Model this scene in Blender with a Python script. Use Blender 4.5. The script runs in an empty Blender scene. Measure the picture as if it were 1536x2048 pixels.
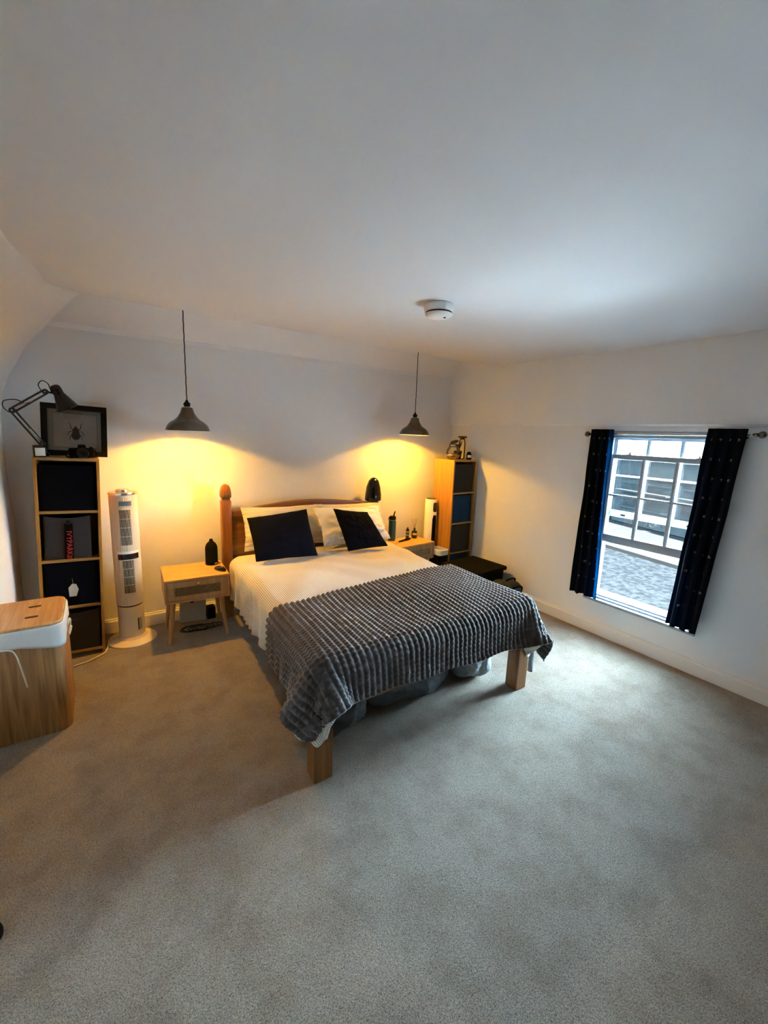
import bpy, bmesh, math, random
import numpy as np
from mathutils import Vector, Matrix, noise as mnoise
S = bpy.context.scene
COL = S.collection
PI = math.pi
random.seed(4)

# ------------------------------------------------------------------ camera, world, exposure
PX, YAW, PITCH, ROLL, CAMZ = 843.0, math.radians(34.24), math.radians(10.356), math.radians(2.218), 1.56
cy, sy, cp, sp_ = math.cos(YAW), math.sin(YAW), math.cos(PITCH), math.sin(PITCH)
fwd = Vector((sy * cp, cy * cp, -sp_)); rgt = Vector((cy, -sy, 0)); upv = rgt.cross(fwd)
r2 = math.cos(ROLL) * rgt + math.sin(ROLL) * upv
u2 = -math.sin(ROLL) * rgt + math.cos(ROLL) * upv
cam_d = bpy.data.cameras.new('viewpoint'); cam = bpy.data.objects.new('viewpoint', cam_d); COL.objects.link(cam)
cam_d.sensor_fit = 'VERTICAL'; cam_d.sensor_height = 36.0; cam_d.lens = PX / 2048 * 36.0
cam_d.clip_start = .02; cam_d.clip_end = 300
cam.matrix_world = Matrix(((r2.x, u2.x, -fwd.x, 0), (r2.y, u2.y, -fwd.y, 0), (r2.z, u2.z, -fwd.z, CAMZ), (0, 0, 0, 1)))
S.camera = cam
S.view_settings.view_transform = 'Standard'
S.view_settings.look = 'None'
S.view_settings.exposure = 4.95
S.view_settings.gamma = 1.0
S.view_settings.use_curve_mapping = False

SKY = 5.8
world = bpy.data.worlds.new('overcast_sky'); S.world = world; world.use_nodes = True
wn = world.node_tree; wn.nodes.clear()
wo = wn.nodes.new('ShaderNodeOutputWorld'); wb = wn.nodes.new('ShaderNodeBackground')
wb.inputs[0].default_value = (.53, .79, 1.0, 1); wb.inputs[1].default_value = SKY
wn.links.new(wb.outputs[0], wo.inputs[0])
# overcast sky with an added bright lobe that drives light in through the window
tcw = wn.nodes.new('ShaderNodeTexCoord'); dp = wn.nodes.new('ShaderNodeVectorMath'); dp.operation = 'DOT_PRODUCT'; dp.inputs[1].default_value = (.98, -.03, .20)
mxw = wn.nodes.new('ShaderNodeMath'); mxw.operation = 'MAXIMUM'; mxw.inputs[1].default_value = 0
pww = wn.nodes.new('ShaderNodeMath'); pww.operation = 'POWER'; pww.inputs[1].default_value = 4.0
maw = wn.nodes.new('ShaderNodeMath'); maw.operation = 'MULTIPLY_ADD'; maw.inputs[1].default_value = SKY; maw.inputs[2].default_value = SKY * .13
wn.links.new(tcw.outputs['Generated'], dp.inputs[0]); wn.links.new(dp.outputs['Value'], mxw.inputs[0]); wn.links.new(mxw.outputs[0], pww.inputs[0])
wn.links.new(pww.outputs[0], maw.inputs[0]); wn.links.new(maw.outputs[0], wb.inputs[1])
bounce_sun_d = bpy.data.lights.new('bounce_sun', 'SUN'); bounce_sun_d.energy = 9.5; bounce_sun_d.angle = math.radians(6); bounce_sun_d.color = (.70, .87, 1.0)  # added sunlight aimed at the ground, bouncing up to the ceiling
bounce_sun = bpy.data.objects.new('bounce_sun', bounce_sun_d); COL.objects.link(bounce_sun); bounce_sun.rotation_euler = Vector((-.22, -.50, .84)).to_track_quat('Z', 'Y').to_euler()
LAMP_COL = (1.0, .49, .035)
LAMP_STRENGTH = 84.0

# ------------------------------------------------------------------ materials
def mat(name, col, rough=.6, metal=0., bump=None, var=None, sheen=0., coat=0., spec=None, emit=None, dist=.002):
    m = bpy.data.materials.new(name); m.use_nodes = True
    nt = m.node_tree; b = nt.nodes['Principled BSDF']
    b.inputs['Base Color'].default_value = (*col, 1); b.inputs['Roughness'].default_value = rough
    b.inputs['Metallic'].default_value = metal
    if sheen: b.inputs['Sheen Weight'].default_value = sheen; b.inputs['Sheen Roughness'].default_value = .4
    if coat: b.inputs['Coat Weight'].default_value = coat
    if spec is not None: b.inputs['Specular IOR Level'].default_value = spec
    if emit: b.inputs['Emission Color'].default_value = (*emit[0], 1); b.inputs['Emission Strength'].default_value = emit[1]
    tc = nt.nodes.new('ShaderNodeTexCoord')
    if bump:
        n = nt.nodes.new('ShaderNodeTexNoise'); n.inputs['Scale'].default_value = bump[0]; n.inputs['Detail'].default_value = 3
        bp = nt.nodes.new('ShaderNodeBump'); bp.inputs['Strength'].default_value = bump[1]; bp.inputs['Distance'].default_value = dist
        nt.links.new(tc.outputs['Object'], n.inputs['Vector']); nt.links.new(n.outputs['Fac'], bp.inputs['Height'])
        nt.links.new(bp.outputs['Normal'], b.inputs['Normal'])
    if var:                                   # (scale, second colour)
        n = nt.nodes.new('ShaderNodeTexNoise'); n.inputs['Scale'].default_value = var[0]; n.inputs['Detail'].default_value = 4
        mx = nt.nodes.new('ShaderNodeMix'); mx.data_type = 'RGBA'
        mx.inputs['A'].default_value = (*col, 1); mx.inputs['B'].default_value = (*var[1], 1)
        cr = nt.nodes.new('ShaderNodeValToRGB'); cr.color_ramp.elements[0].position = .38; cr.color_ramp.elements[1].position = .62
        nt.links.new(tc.outputs['Object'], n.inputs['Vector']); nt.links.new(n.outputs['Fac'], cr.inputs[0])
        nt.links.new(cr.outputs[0], mx.inputs['Factor']); nt.links.new(mx.outputs['Result'], b.inputs['Base Color'])
    return m

def wood(name, c1, c2, axis=2, rough=.45, scale=1.0, knots=True):
    m = bpy.data.materials.new(name); m.use_nodes = True
    nt = m.node_tree; b = nt.nodes['Principled BSDF']; b.inputs['Roughness'].default_value = rough
    tc = nt.nodes.new('ShaderNodeTexCoord'); mp = nt.nodes.new('ShaderNodeMapping')
    s = [26 * scale] * 3; s[axis] = 1.6 * scale; mp.inputs['Scale'].default_value = s
    n = nt.nodes.new('ShaderNodeTexNoise'); n.inputs['Scale'].default_value = 1.6; n.inputs['Detail'].default_value = 5; n.inputs['Distortion'].default_value = .6
    cr = nt.nodes.new('ShaderNodeValToRGB'); e = cr.color_ramp.elements
    e[0].position = .32; e[0].color = (*c2, 1); e[1].position = .68; e[1].color = (*c1, 1)
    bp = nt.nodes.new('ShaderNodeBump'); bp.inputs['Strength'].default_value = .15; bp.inputs['Distance'].default_value = .001
    nt.links.new(tc.outputs['Object'], mp.inputs[0]); nt.links.new(mp.outputs[0], n.inputs['Vector'])
    nt.links.new(n.outputs['Fac'], cr.inputs[0]); nt.links.new(n.outputs['Fac'], bp.inputs['Height'])
    nt.links.new(bp.outputs[0], b.inputs['Normal'])
    if knots:
        k = nt.nodes.new('ShaderNodeTexNoise'); k.inputs['Scale'].default_value = 7
        kr = nt.nodes.new('ShaderNodeValToRGB'); kr.color_ramp.elements[0].position = .70; kr.color_ramp.elements[1].position = .78
        mx = nt.nodes.new('ShaderNodeMix'); mx.data_type = 'RGBA'; mx.inputs['B'].default_value = (c2[0] * .4, c2[1] * .35, c2[2] * .3, 1)
        mp2 = nt.nodes.new('ShaderNodeMapping'); s2 = [1, 1, 1]; s2[axis] = .4; mp2.inputs['Scale'].default_value = s2
        nt.links.new(tc.outputs['Object'], mp2.inputs[0]); nt.links.new(mp2.outputs[0], k.inputs['Vector'])
        nt.links.new(k.outputs['Fac'], kr.inputs[0]); nt.links.new(kr.outputs[0], mx.inputs['Factor'])
        nt.links.new(cr.outputs[0], mx.inputs['A']); nt.links.new(mx.outputs['Result'], b.inputs['Base Color'])
    else:
        nt.links.new(cr.outputs[0], b.inputs['Base Color'])
    return m

def striped(name, c1, c2, pitch, width, axis='x', rough=.85, depth=.001, cross=None):
    """stripes in cloth (UV, metres) space: lines of colour c2 on c1, woven relief"""
    m = bpy.data.materials.new(name); m.use_nodes = True
    nt = m.node_tree; b = nt.nodes['Principled BSDF']; b.inputs['Roughness'].default_value = rough
    b.inputs['Sheen Weight'].default_value = .2
    tc = nt.nodes.new('ShaderNodeTexCoord'); sx = nt.nodes.new('ShaderNodeSeparateXYZ')
    nt.links.new(tc.outputs['UV'], sx.inputs[0])
    def tri(out, p):
        a = nt.nodes.new('ShaderNodeMath'); a.operation = 'MULTIPLY'; a.inputs[1].default_value = 1 / p
        f = nt.nodes.new('ShaderNodeMath'); f.operation = 'PINGPONG'; f.inputs[1].default_value = .5
        nt.links.new(out, a.inputs[0]); nt.links.new(a.outputs[0], f.inputs[0]); return f.outputs[0]
    t = tri(sx.outputs['X' if axis == 'x' else 'Y'], pitch)
    cr = nt.nodes.new('ShaderNodeValToRGB'); e = cr.color_ramp.elements
    e[0].position = width * .5; e[0].color = (*c2, 1); e[1].position = width * .5 + .1; e[1].color = (*c1, 1)
    nt.links.new(t, cr.inputs[0]); nt.links.new(cr.outputs[0], b.inputs['Base Color'])
    h = t
    if cross:
        t2 = tri(sx.outputs['Y' if axis == 'x' else 'X'], cross)
        ad = nt.nodes.new('ShaderNodeMath'); ad.operation = 'ADD'; nt.links.new(t, ad.inputs[0]); nt.links.new(t2, ad.inputs[1]); h = ad.outputs[0]
    bp = nt.nodes.new('ShaderNodeBump'); bp.inputs['Strength'].default_value = .6; bp.inputs['Distance'].default_value = depth
    nt.links.new(h, bp.inputs['Height']); nt.links.new(bp.outputs[0], b.inputs['Normal'])
    return m

def glassmat(name, tint=(1, 1, 1), refl=.08):
    m = bpy.data.materials.new(name); m.use_nodes = True
    nt = m.node_tree; nt.nodes.clear()
    o = nt.nodes.new('ShaderNodeOutputMaterial'); t = nt.nodes.new('ShaderNodeBsdfTransparent'); g = nt.nodes.new('ShaderNodeBsdfGlossy')
    f = nt.nodes.new('ShaderNodeFresnel'); f.inputs[0].default_value = 1.45; mx = nt.nodes.new('ShaderNodeMixShader')
    t.inputs[0].default_value = (*tint, 1); g.inputs['Roughness'].default_value = .02
    nt.links.new(f.outputs[0], mx.inputs[0]); nt.links.new(t.outputs[0], mx.inputs[1]); nt.links.new(g.outputs[0], mx.inputs[2])
    nt.links.new(mx.outputs[0], o.inputs[0]); return m

def carpet_mat():
    m = bpy.data.materials.new('carpet_pile'); m.use_nodes = True
    nt = m.node_tree; b = nt.nodes['Principled BSDF']; b.inputs['Roughness'].default_value = 1; b.inputs['Specular IOR Level'].default_value = .1
    b.inputs['Sheen Weight'].default_value = .25
    tc = nt.nodes.new('ShaderNodeTexCoord')
    n1 = nt.nodes.new('ShaderNodeTexNoise'); n1.inputs['Scale'].default_value = 290; n1.inputs['Distortion'].default_value = .9; n1.inputs['Detail'].default_value = 3; n1.inputs['Roughness'].default_value = .7
    n2 = nt.nodes.new('ShaderNodeTexNoise'); n2.inputs['Scale'].default_value = 5.5; n2.inputs['Detail'].default_value = 7; n2.inputs['Roughness'].default_value = .62
    n3 = nt.nodes.new('ShaderNodeTexNoise'); n3.inputs['Scale'].default_value = 70; n3.inputs['Detail'].default_value = 3; n3.inputs['Distortion'].default_value = 1.5
    for n in (n1, n2, n3): nt.links.new(tc.outputs['Object'], n.inputs['Vector'])
    c1 = nt.nodes.new('ShaderNodeValToRGB'); e = c1.color_ramp.elements
    e[0].position = .36; e[0].color = (.10, .074, .050, 1); e[1].position = .6; e[1].color = (.47, .395, .31, 1)
    c2 = nt.nodes.new('ShaderNodeValToRGB'); e = c2.color_ramp.elements
    e[0].position = .36; e[0].color = (.77, .73, .68, 1); e[1].position = .56; e[1].color = (1, 1, 1, 1)
    mx = nt.nodes.new('ShaderNodeMix'); mx.data_type = 'RGBA'; mx.blend_type = 'MULTIPLY'; mx.inputs['Factor'].default_value = 1
    nt.links.new(n1.outputs['Fac'], c1.inputs[0]); nt.links.new(n2.outputs['Fac'], c2.inputs[0])
    nt.links.new(c1.outputs[0], mx.inputs['A']); nt.links.new(c2.outputs[0], mx.inputs['B']); nt.links.new(mx.outputs['Result'], b.inputs['Base Color'])
    ad = nt.nodes.new('ShaderNodeMath'); ad.operation = 'ADD'; nt.links.new(n1.outputs['Fac'], ad.inputs[0]); nt.links.new(n3.outputs['Fac'], ad.inputs[1])
    bp = nt.nodes.new('ShaderNodeBump'); bp.inputs['Strength'].default_value = .8; bp.inputs['Distance'].default_value = .008
    nt.links.new(ad.outputs[0], bp.inputs['Height']); nt.links.new(bp.outputs[0], b.inputs['Normal'])
    return m

M = {}
M['wall'] = mat('wall_paint', (.76, .76, .755), .9, bump=(60, .35), dist=.002)
M['ceiling'] = mat('ceiling_paint', (.70, .70, .70), .95, bump=(90, .3), dist=.0015)
M['trim'] = mat('trim_gloss', (.78, .77, .74), .35)
M['carpet'] = carpet_mat()
M['sash'] = mat('sash_paint', (.33, .37, .40), .5, spec=.15)
M['oak'] = wood('oak_veneer', (.50, .24, .035), (.36, .15, .02), 2)
M['oak_flat'] = wood('oak_shelf_veneer', (.42, .23, .07), (.30, .15, .04), 0, knots=False)
M['pine'] = wood('waxed_pine', (.27, .10, .020), (.15, .052, .010), 2, .35)
M['pine_x'] = wood('waxed_pine_rail', (.27, .10, .020), (.15, .052, .010), 0, .35)
M['pine_y'] = wood('waxed_pine_side', (.27, .10, .020), (.15, .052, .010), 1, .35)
M['light_oak'] = wood('light_oak', (.60, .34, .10), (.48, .25, .06), 0, .45, knots=False)
M['light_oak_z'] = wood('light_oak_leg', (.48, .29, .12), (.38, .21, .08), 2, .45, knots=False)
M['rattan'] = mat('rattan_weave', (.42, .30, .16), .7, bump=(260, 1.), var=(240, (.12, .07, .03)), dist=.003)
M['slat_dark'] = mat('dark_cane', (.10, .055, .03), .6)
M['bamboo'] = wood('bamboo_lid', (.62, .34, .12), (.42, .20, .06), 1, .4, 1.4, knots=False)
M['bamboo_z'] = wood('bamboo_side', (.40, .20, .065), (.19, .085, .03), 2, .5, 1.2, knots=False)
M['linen'] = mat('white_linen', (.50, .49, .46), .95, bump=(160, .4))
M['string'] = mat('pale_string', (.62, .55, .46), .9)
M['fan'] = mat('ivory_plastic', (.72, .62, .45), .4)
M['fan_white'] = mat('white_plastic', (.82, .80, .78), .35)
M['black'] = mat('black_plastic', (.006, .006, .007), .4, spec=.2)
M['gloss_black'] = mat('gloss_black', (.006, .006, .008), .08)
M['matte_black'] = mat('matte_black', (.005, .005, .006), .9, spec=.1)
M['chrome'] = mat('brushed_chrome', (.62, .62, .62), .25, 1)
M['nickel'] = mat('aged_nickel', (.17, .155, .13), .13, 1, bump=(18, .06))
M['inner_white'] = mat('shade_inner_enamel', (.85, .82, .76), .5)
M['cord'] = mat('braided_cord', (.02, .017, .015), .8)
M['bulb'] = mat('glowing_bulb', (1, .8, .5), .5, emit=(LAMP_COL, LAMP_STRENGTH))
M['navy'] = mat('navy_velvet', (.0022, .003, .007), .9, spec=.08)
M['navy_curtain'] = mat('navy_curtain', (.0018, .004, .010), .9, spec=.06)
_c = M['navy_curtain'].node_tree
_t = _c.nodes.new('ShaderNodeBsdfTranslucent'); _t.inputs[0].default_value = (.02, .20, .36, 1)
_m = _c.nodes.new('ShaderNodeMixShader'); _m.inputs[0].default_value = .035
_o = [n for n in _c.nodes if n.type == 'OUTPUT_MATERIAL'][0]
_c.links.new(_c.nodes['Principled BSDF'].outputs[0], _m.inputs[1]); _c.links.new(_t.outputs[0], _m.inputs[2]); _c.links.new(_m.outputs[0], _o.inputs[0])
def backlit_copy():  # same cloth, translucency raised so the window-side fold glows as if backlit
    m = M['navy_curtain'].copy(); m.name = 'navy_curtain_backlit'
    for n in m.node_tree.nodes:
        if n.type == 'MIX_SHADER': n.inputs[0].default_value = .32
    return m
M['navy_backlit'] = backlit_copy()
M['bee'] = mat('silver_bee_print', (.16, .16, .17), .6)
M['duvet'] = striped('striped_duvet', (.74, .70, .63), (.40, .34, .27), .0115, .42, 'x', depth=.002, cross=.012)
M['pillow_stripe'] = striped('striped_pillowcase', (.72, .68, .61), (.42, .36, .29), .0115, .40, 'y', depth=.0015)
M['cotton'] = mat('white_cotton', (.76, .76, .78), .85, bump=(20, .3), dist=.004)
M['throw'] = mat('grey_waffle_fleece', (.078, .071, .068), .95, bump=(500, .5), sheen=.55, dist=.001)
M['sheet'] = mat('blue_grey_sheet', (.20, .25, .30), .9, var=(30, (.13, .17, .21)))
M['mattress'] = mat('mattress_ticking', (.62, .62, .62), .9)
M['box_black'] = mat('navy_black_canvas', (.003, .004, .0065), .95, bump=(300, .3), spec=.05)
M['box_taupe'] = mat('taupe_canvas', (.040, .031, .028), .9, bump=(300, .4), dist=.001, spec=.2)
M['box_grey'] = mat('charcoal_canvas', (.030, .030, .033), .9, bump=(300, .4), dist=.001, spec=.2)
M['box_blue'] = mat('petrol_blue_canvas', (.006, .035, .085), .9, bump=(300, .4), dist=.001, spec=.2)
M['tag'] = mat('parcel_tag', (.62, .58, .50), .9)
M['red'] = mat('red_lettering', (.55, .02, .02), .6)
M['paper'] = mat('old_paper', (.50, .45, .40), .9, var=(7, (.42, .38, .34)))
M['mount'] = mat('grey_mount_card', (.33, .34, .32), .9)
M['ink'] = mat('beetle_ink', (.030, .018, .015), .7)
M['glass'] = glassmat('window_glass')
M['jar'] = glassmat('jar_glass', (.93, .95, .93))
M['lampgreen'] = mat('dark_green_enamel', (.012, .022, .022), .35)
M['label'] = mat('white_label', (.75, .75, .73), .7)
M['teal'] = mat('teal_powder_coat', (.008, .085, .105), .35)
M['amber'] = mat('dark_glass', (.012, .009, .007), .08)
M['reed'] = mat('reed_sticks', (.35, .20, .10), .8)
M['sand'] = mat('pale_sand', (.62, .50, .36), .9, var=(60, (.30, .16, .08)))
M['leaf'] = mat('dark_leaf', (.012, .03, .018), .5)
M['darkwood'] = mat('dark_wood_lid', (.075, .045, .025), .5)
M['bag_pale'] = mat('pale_grey_bag', (.30, .33, .34), .75, bump=(14, .8), dist=.02)
M['bag_dark'] = mat('charcoal_bag', (.07, .075, .08), .75, bump=(14, .8), dist=.02)
M['slate'] = mat('slate_nylon', (.020, .024, .030), .7, bump=(200, .3))
M['cable_white'] = mat('white_cable', (.70, .66, .60), .5)
M['beige'] = mat('beige_plastic', (.34, .30, .22), .6)
M['asphalt'] = mat('wet_asphalt', (.0046, .0049, .0051), .9, var=(7, (.0098, .0100, .0102)), spec=0.)
M['pave'] = mat('pale_paving', (.0165, .0150, .0140), .9, bump=(3, .3), var=(1.5, (.0145, .013, .012)), spec=0.)
M['bounce_slabs'] = mat('pale_bounce_slabs', (.62, .62, .61), .9, bump=(4, .3), var=(1.2, (.55, .55, .54)))
M['stone'] = mat('grey_stone_wall', (.019, .025, .027), .9, var=(3, (.030, .037, .039)), spec=0.)
M['render'] = mat('pale_render', (.026, .031, .032), .9, var=(3, (.021, .026, .027)), spec=0.)
M['board'] = mat('shop_board', (.016, .0165, .0165), .6, spec=0.)
M['shopglass'] = mat('shop_window', (.014, .0185, .020), .9, var=(3, (.022, .028, .029)), spec=0.)
M['plinth'] = mat('blue_grey_plinth', (.011, .015, .017), .8, spec=0.)
M['letter'] = mat('grey_lettering', (.006, .008, .009), .7)

# ------------------------------------------------------------------ mesh helpers
def new(): return bmesh.new()
def obj(name, bm, m, parent=None, smooth=False, loc=None, rot=None, bevel=0, uvs=None):
    me = bpy.data.meshes.new(name)
    bm.normal_update(); bm.to_mesh(me); bm.free()
    for k in (m if isinstance(m, (list, tuple)) else [m]): me.materials.append(k)
    if smooth: me.polygons.foreach_set('use_smooth', [True] * len(me.polygons))
    o = bpy.data.objects.new(name, me); COL.objects.link(o)
    if loc is not None: o.location = loc
    if rot is not None: o.rotation_euler = rot
    if parent: o.parent = parent
    if bevel:
        b = o.modifiers.new('bevel', 'BEVEL'); b.width = bevel; b.segments = 2; b.limit_method = 'ANGLE'
    if smooth == 'auto':
        me.polygons.foreach_set('use_smooth', [True] * len(me.polygons))
        e = o.modifiers.new('edges', 'EDGE_SPLIT'); e.split_angle = math.radians(38)
    return o
def thing(name, label, cat, loc=(0, 0, 0), rotz=0., group=None):
    o = bpy.data.objects.new(name, None); COL.objects.link(o); o.empty_display_size = .05
    o.location = loc; o.rotation_euler = (0, 0, rotz) if not isinstance(rotz, tuple) else rotz
    o['label'] = label; o['category'] = cat
    if group: o['group'] = group
    return o
def tag(o, label, cat, group=None):
    o['label'] = label; o['category'] = cat
    if group: o['group'] = group
    return o
def struct(o): o['kind'] = 'structure'; return o
def box(bm, a, b, mi=0):
    x0, y0, z0 = a; x1, y1, z1 = b
    v = [bm.verts.new(p) for p in ((x0, y0, z0), (x1, y0, z0), (x1, y1, z0), (x0, y1, z0), (x0, y0, z1), (x1, y0, z1), (x1, y1, z1), (x0, y1, z1))]
    for f in ((0, 3, 2, 1), (4, 5, 6, 7), (0, 1, 5, 4), (1, 2, 6, 5), (2, 3, 7, 6), (3, 0, 4, 7)):
        bm.faces.new([v[i] for i in f]).material_index = mi
    return v
def lathe(bm, prof, c=(0, 0, 0), seg=32, mi=0, ax='z', a0=0., a1=2 * PI, sq=None, cap=True):
    full = abs(a1 - a0 - 2 * PI) < 1e-6
    n = seg if full else seg + 1
    rings = []
    for r, z in prof:
        ring = []
        for i in range(n):
            a = a0 + (a1 - a0) * i / seg
            k = 1.
            if sq: k = 1 / (abs(math.cos(a)) ** sq + abs(math.sin(a)) ** sq) ** (1 / sq)
            p = (r * k * math.cos(a), r * k * math.sin(a), z)
            if ax == 'x': p = (z, p[0], p[1])
            if ax == 'y': p = (p[0], z, p[1])
            ring.append(bm.verts.new((c[0] + p[0], c[1] + p[1], c[2] + p[2])))
        rings.append(ring)
    for A, B in zip(rings, rings[1:]):
        for i in range(seg):
            j = (i + 1) % n
            try: bm.faces.new((A[i], A[j], B[j], B[i])).material_index = mi
            except ValueError: pass
    if full and cap:
        for R, rv in ((rings[0], True), (rings[-1], False)):
            if prof[0 if rv else -1][0] > 1e-5:
                f = bm.faces.new(R[::-1] if rv else R); f.material_index = mi
    return rings
def tube(bm, pts, r, seg=8, closed=False, mi=0):
    pts = [Vector(p) for p in pts]; n = len(pts); rings = []
    up = Vector((0, 0, 1)); prev = None
    for i, p in enumerate(pts):
        a = pts[i - 1] if (i or closed) else p; b = pts[(i + 1) % n] if (i < n - 1 or closed) else p
        t = (b - a); t = t.normalized() if t.length > 1e-9 else Vector((0, 0, 1))
        if prev is None:
            s = t.cross(up)
            if s.length < 1e-3: s = t.cross(Vector((1, 0, 0)))
        else:
            s = prev - t * prev.dot(t)
            if s.length < 1e-6: s = t.cross(up)
        s.normalize(); prev = s; w = t.cross(s)
        rr = r[i] if isinstance(r, (list, tuple)) else r
        rings.append([bm.verts.new(p + (s * math.cos(2 * PI * k / seg) + w * math.sin(2 * PI * k / seg)) * rr) for k in range(seg)])
    m_ = n if closed else n - 1
    for i in range(m_):
        A, B = rings[i], rings[(i + 1) % n]
        for k in range(seg):
            bm.faces.new((A[k], A[(k + 1) % seg], B[(k + 1) % seg], B[k])).material_index = mi
    if not closed:
        bm.faces.new(rings[0][::-1]); bm.faces.new(rings[-1])
def spline(pts, n=8):
    P = [Vector(p) for p in pts]; P = [2 * P[0] - P[1]] + P + [2 * P[-1] - P[-2]]; out = []
    for i in range(1, len(P) - 2):
        for k in range(n):
            t = k / n; a, b, c, d = P[i - 1:i + 3]
            out.append(.5 * ((2 * b) + (c - a) * t + (2 * a - 5 * b + 4 * c - d) * t * t + (3 * b - a - 3 * c + d) * t ** 3))
    out.append(P[-2]); return out
def grid_mesh(name, V, mt, parent=None, uv=None, smooth=True, thick=0, mats=None, close_u=False):
    """V: (ny,nx,3) numpy array"""
    ny, nx = V.shape[:2]
    idx = np.arange(ny * nx).reshape(ny, nx)
    if close_u:
        F = np.stack([idx[:-1], np.roll(idx, -1, 1)[:-1], np.roll(idx, -1, 1)[1:], idx[1:]], -1).reshape(-1, 4)
    else:
        F = np.stack([idx[:-1, :-1], idx[:-1, 1:], idx[1:, 1:], idx[1:, :-1]], -1).reshape(-1, 4)
    me = bpy.data.meshes.new(name)
    me.from_pydata(V.reshape(-1, 3).tolist(), [], F.tolist())
    if uv is not None:
        ul = me.uv_layers.new(name='UVMap'); U = uv.reshape(-1, 2)[F.reshape(-1)]
        ul.data.foreach_set('uv', U.reshape(-1).astype(float))
    for k in (mt if isinstance(mt, (list, tuple)) else [mt]): me.materials.append(k)
    if smooth: me.polygons.foreach_set('use_smooth', [True] * len(me.polygons))
    me.update()
    o = bpy.data.objects.new(name, me); COL.objects.link(o)
    if parent: o.parent = parent
    if thick:
        s = o.modifiers.new('solid', 'SOLIDIFY'); s.thickness = abs(thick); s.offset = -1 if thick > 0 else 1
    return o
def rrect(w, d, r, n=6):
    out = []
    for cx_, cy_, a0 in ((w / 2 - r, d / 2 - r, 0), (-w / 2 + r, d / 2 - r, PI / 2), (-w / 2 + r, -d / 2 + r, PI), (w / 2 - r, -d / 2 + r, 1.5 * PI)):
        for i in range(n + 1):
            a = a0 + PI / 2 * i / n; out.append((cx_ + r * math.cos(a), cy_ + r * math.sin(a)))
    return out
def prism(bm, outline, z0, z1, c=(0, 0), top_scale=1., mi=0, cap=True):
    a = [bm.verts.new((c[0] + x, c[1] + y, z0)) for x, y in outline]
    b = [bm.verts.new((c[0] + x * top_scale, c[1] + y * top_scale, z1)) for x, y in outline]
    n = len(a)
    for i in range(n): bm.faces.new((a[i], a[(i + 1) % n], b[(i + 1) % n], b[i])).material_index = mi
    if cap: bm.faces.new(a[::-1]).material_index = mi; bm.faces.new(b).material_index = mi
def nz(x, y, z=0., s=1.): return mnoise.noise(Vector((x * s, y * s, z * s)))
def text(name, body, size, m, parent, loc, rot, depth=.0006):
    cu = bpy.data.curves.new(name, 'FONT'); cu.body = body; cu.size = size; cu.extrude = depth; cu.align_x = 'CENTER'; cu.align_y = 'CENTER'
    t = bpy.data.objects.new(name + '_src', cu); COL.objects.link(t)
    dg = bpy.context.evaluated_depsgraph_get(); me = bpy.data.meshes.new_from_object(t.evaluated_get(dg))
    bpy.data.objects.remove(t)
    me.materials.clear(); me.materials.append(m)
    o = bpy.data.objects.new(name, me); COL.objects.link(o); o.location = loc; o.rotation_euler = rot
    if parent: o.parent = parent
    return o

# ------------------------------------------------------------------ room shell
XR, YB, XL, YF = 3.34, 3.62, -.49, -1.6
def sm(t): t = max(0., min(1., t)); return t * t * (3 - 2 * t)
def ceil_z(x, y): return 2.334 + .023 * sm((y - 3.28) / .14) - .085 * sm((x - 2.3) / .96) * sm((3.4 - y) / .6)
bm = new(); N = 14
box(bm, (XL - .3, YF - .2, -.12), (XR + .12, YB + .2, 0))
struct(obj('floor', bm, M['carpet']))
# ceiling: gently sagging towards the window wall
xs = np.linspace(XL - .2, XR + .1, 40); ys = np.linspace(YF - .2, YB + .15, 50)
V = np.array([[(x, y, ceil_z(x, y)) for x in xs] for y in ys])
struct(grid_mesh('ceiling', V[::-1], M['ceiling'], thick=.1))
# back wall with a leaning strip at the top
bm = new()
prof = [(YB, -.02), (YB, 2.17), (YB - .012, 2.20), (3.42, 2.357), (3.39, 2.46), (YB + .2, 2.46), (YB + .2, -.02)]
for i, xx in enumerate((XL - .25, XR + .2)):
    vs = [bm.verts.new((xx, y, z)) for y, z in prof]
    if i == 0: A = vs
    else:
        for k in range(len(prof)): bm.faces.new((A[k], A[(k + 1) % len(prof)], vs[(k + 1) % len(prof)], vs[k]))
        bm.faces.new(A[::-1]); bm.faces.new(vs)
struct(obj('wall_back', bm, M['wall']))
# left wall: plumb below, leaning in towards the ceiling, lumpy old plaster
ys = np.linspace(YF - .1, YB + .02, 90); rows = []
for y in ys:
    e = -.275 + .10 * sm((y - 2.4) / .85) + .15 * sm((y - 3.22) / .16)
    prof = [(XL, -.02), (XL, .5), (XL, 1.0), (XL, 1.35), (XL, 1.6), (XL + .015, 1.72), (XL + .06, 1.84), (XL + .16, 2.03), (XL + .16 + (e - XL - .16) * .45, 2.2), (e, 2.336 + .02 * sm((y - 3.28) / .14)), (e + .02, 2.43)]
    pr = []
    for a, b in zip(prof, prof[1:]):
        for k in range(3): pr.append((a[0] + (b[0] - a[0]) * k / 3, a[1] + (b[1] - a[1]) * k / 3))
    pr.append(prof[-1])
    x_in = -.10 * sm((3.25 - y) / .6)
    rows.append([(x + x_in * max(0, 1 - max(0, z - 1.2) / 1.1) + .010 * nz(y, z, 1.7, 2.6) + .004 * nz(y, z, 4, 9), y, z) for x, z in pr])
struct(grid_mesh('wall_left', np.array(rows), M['wall'], thick=-.15))
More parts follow.
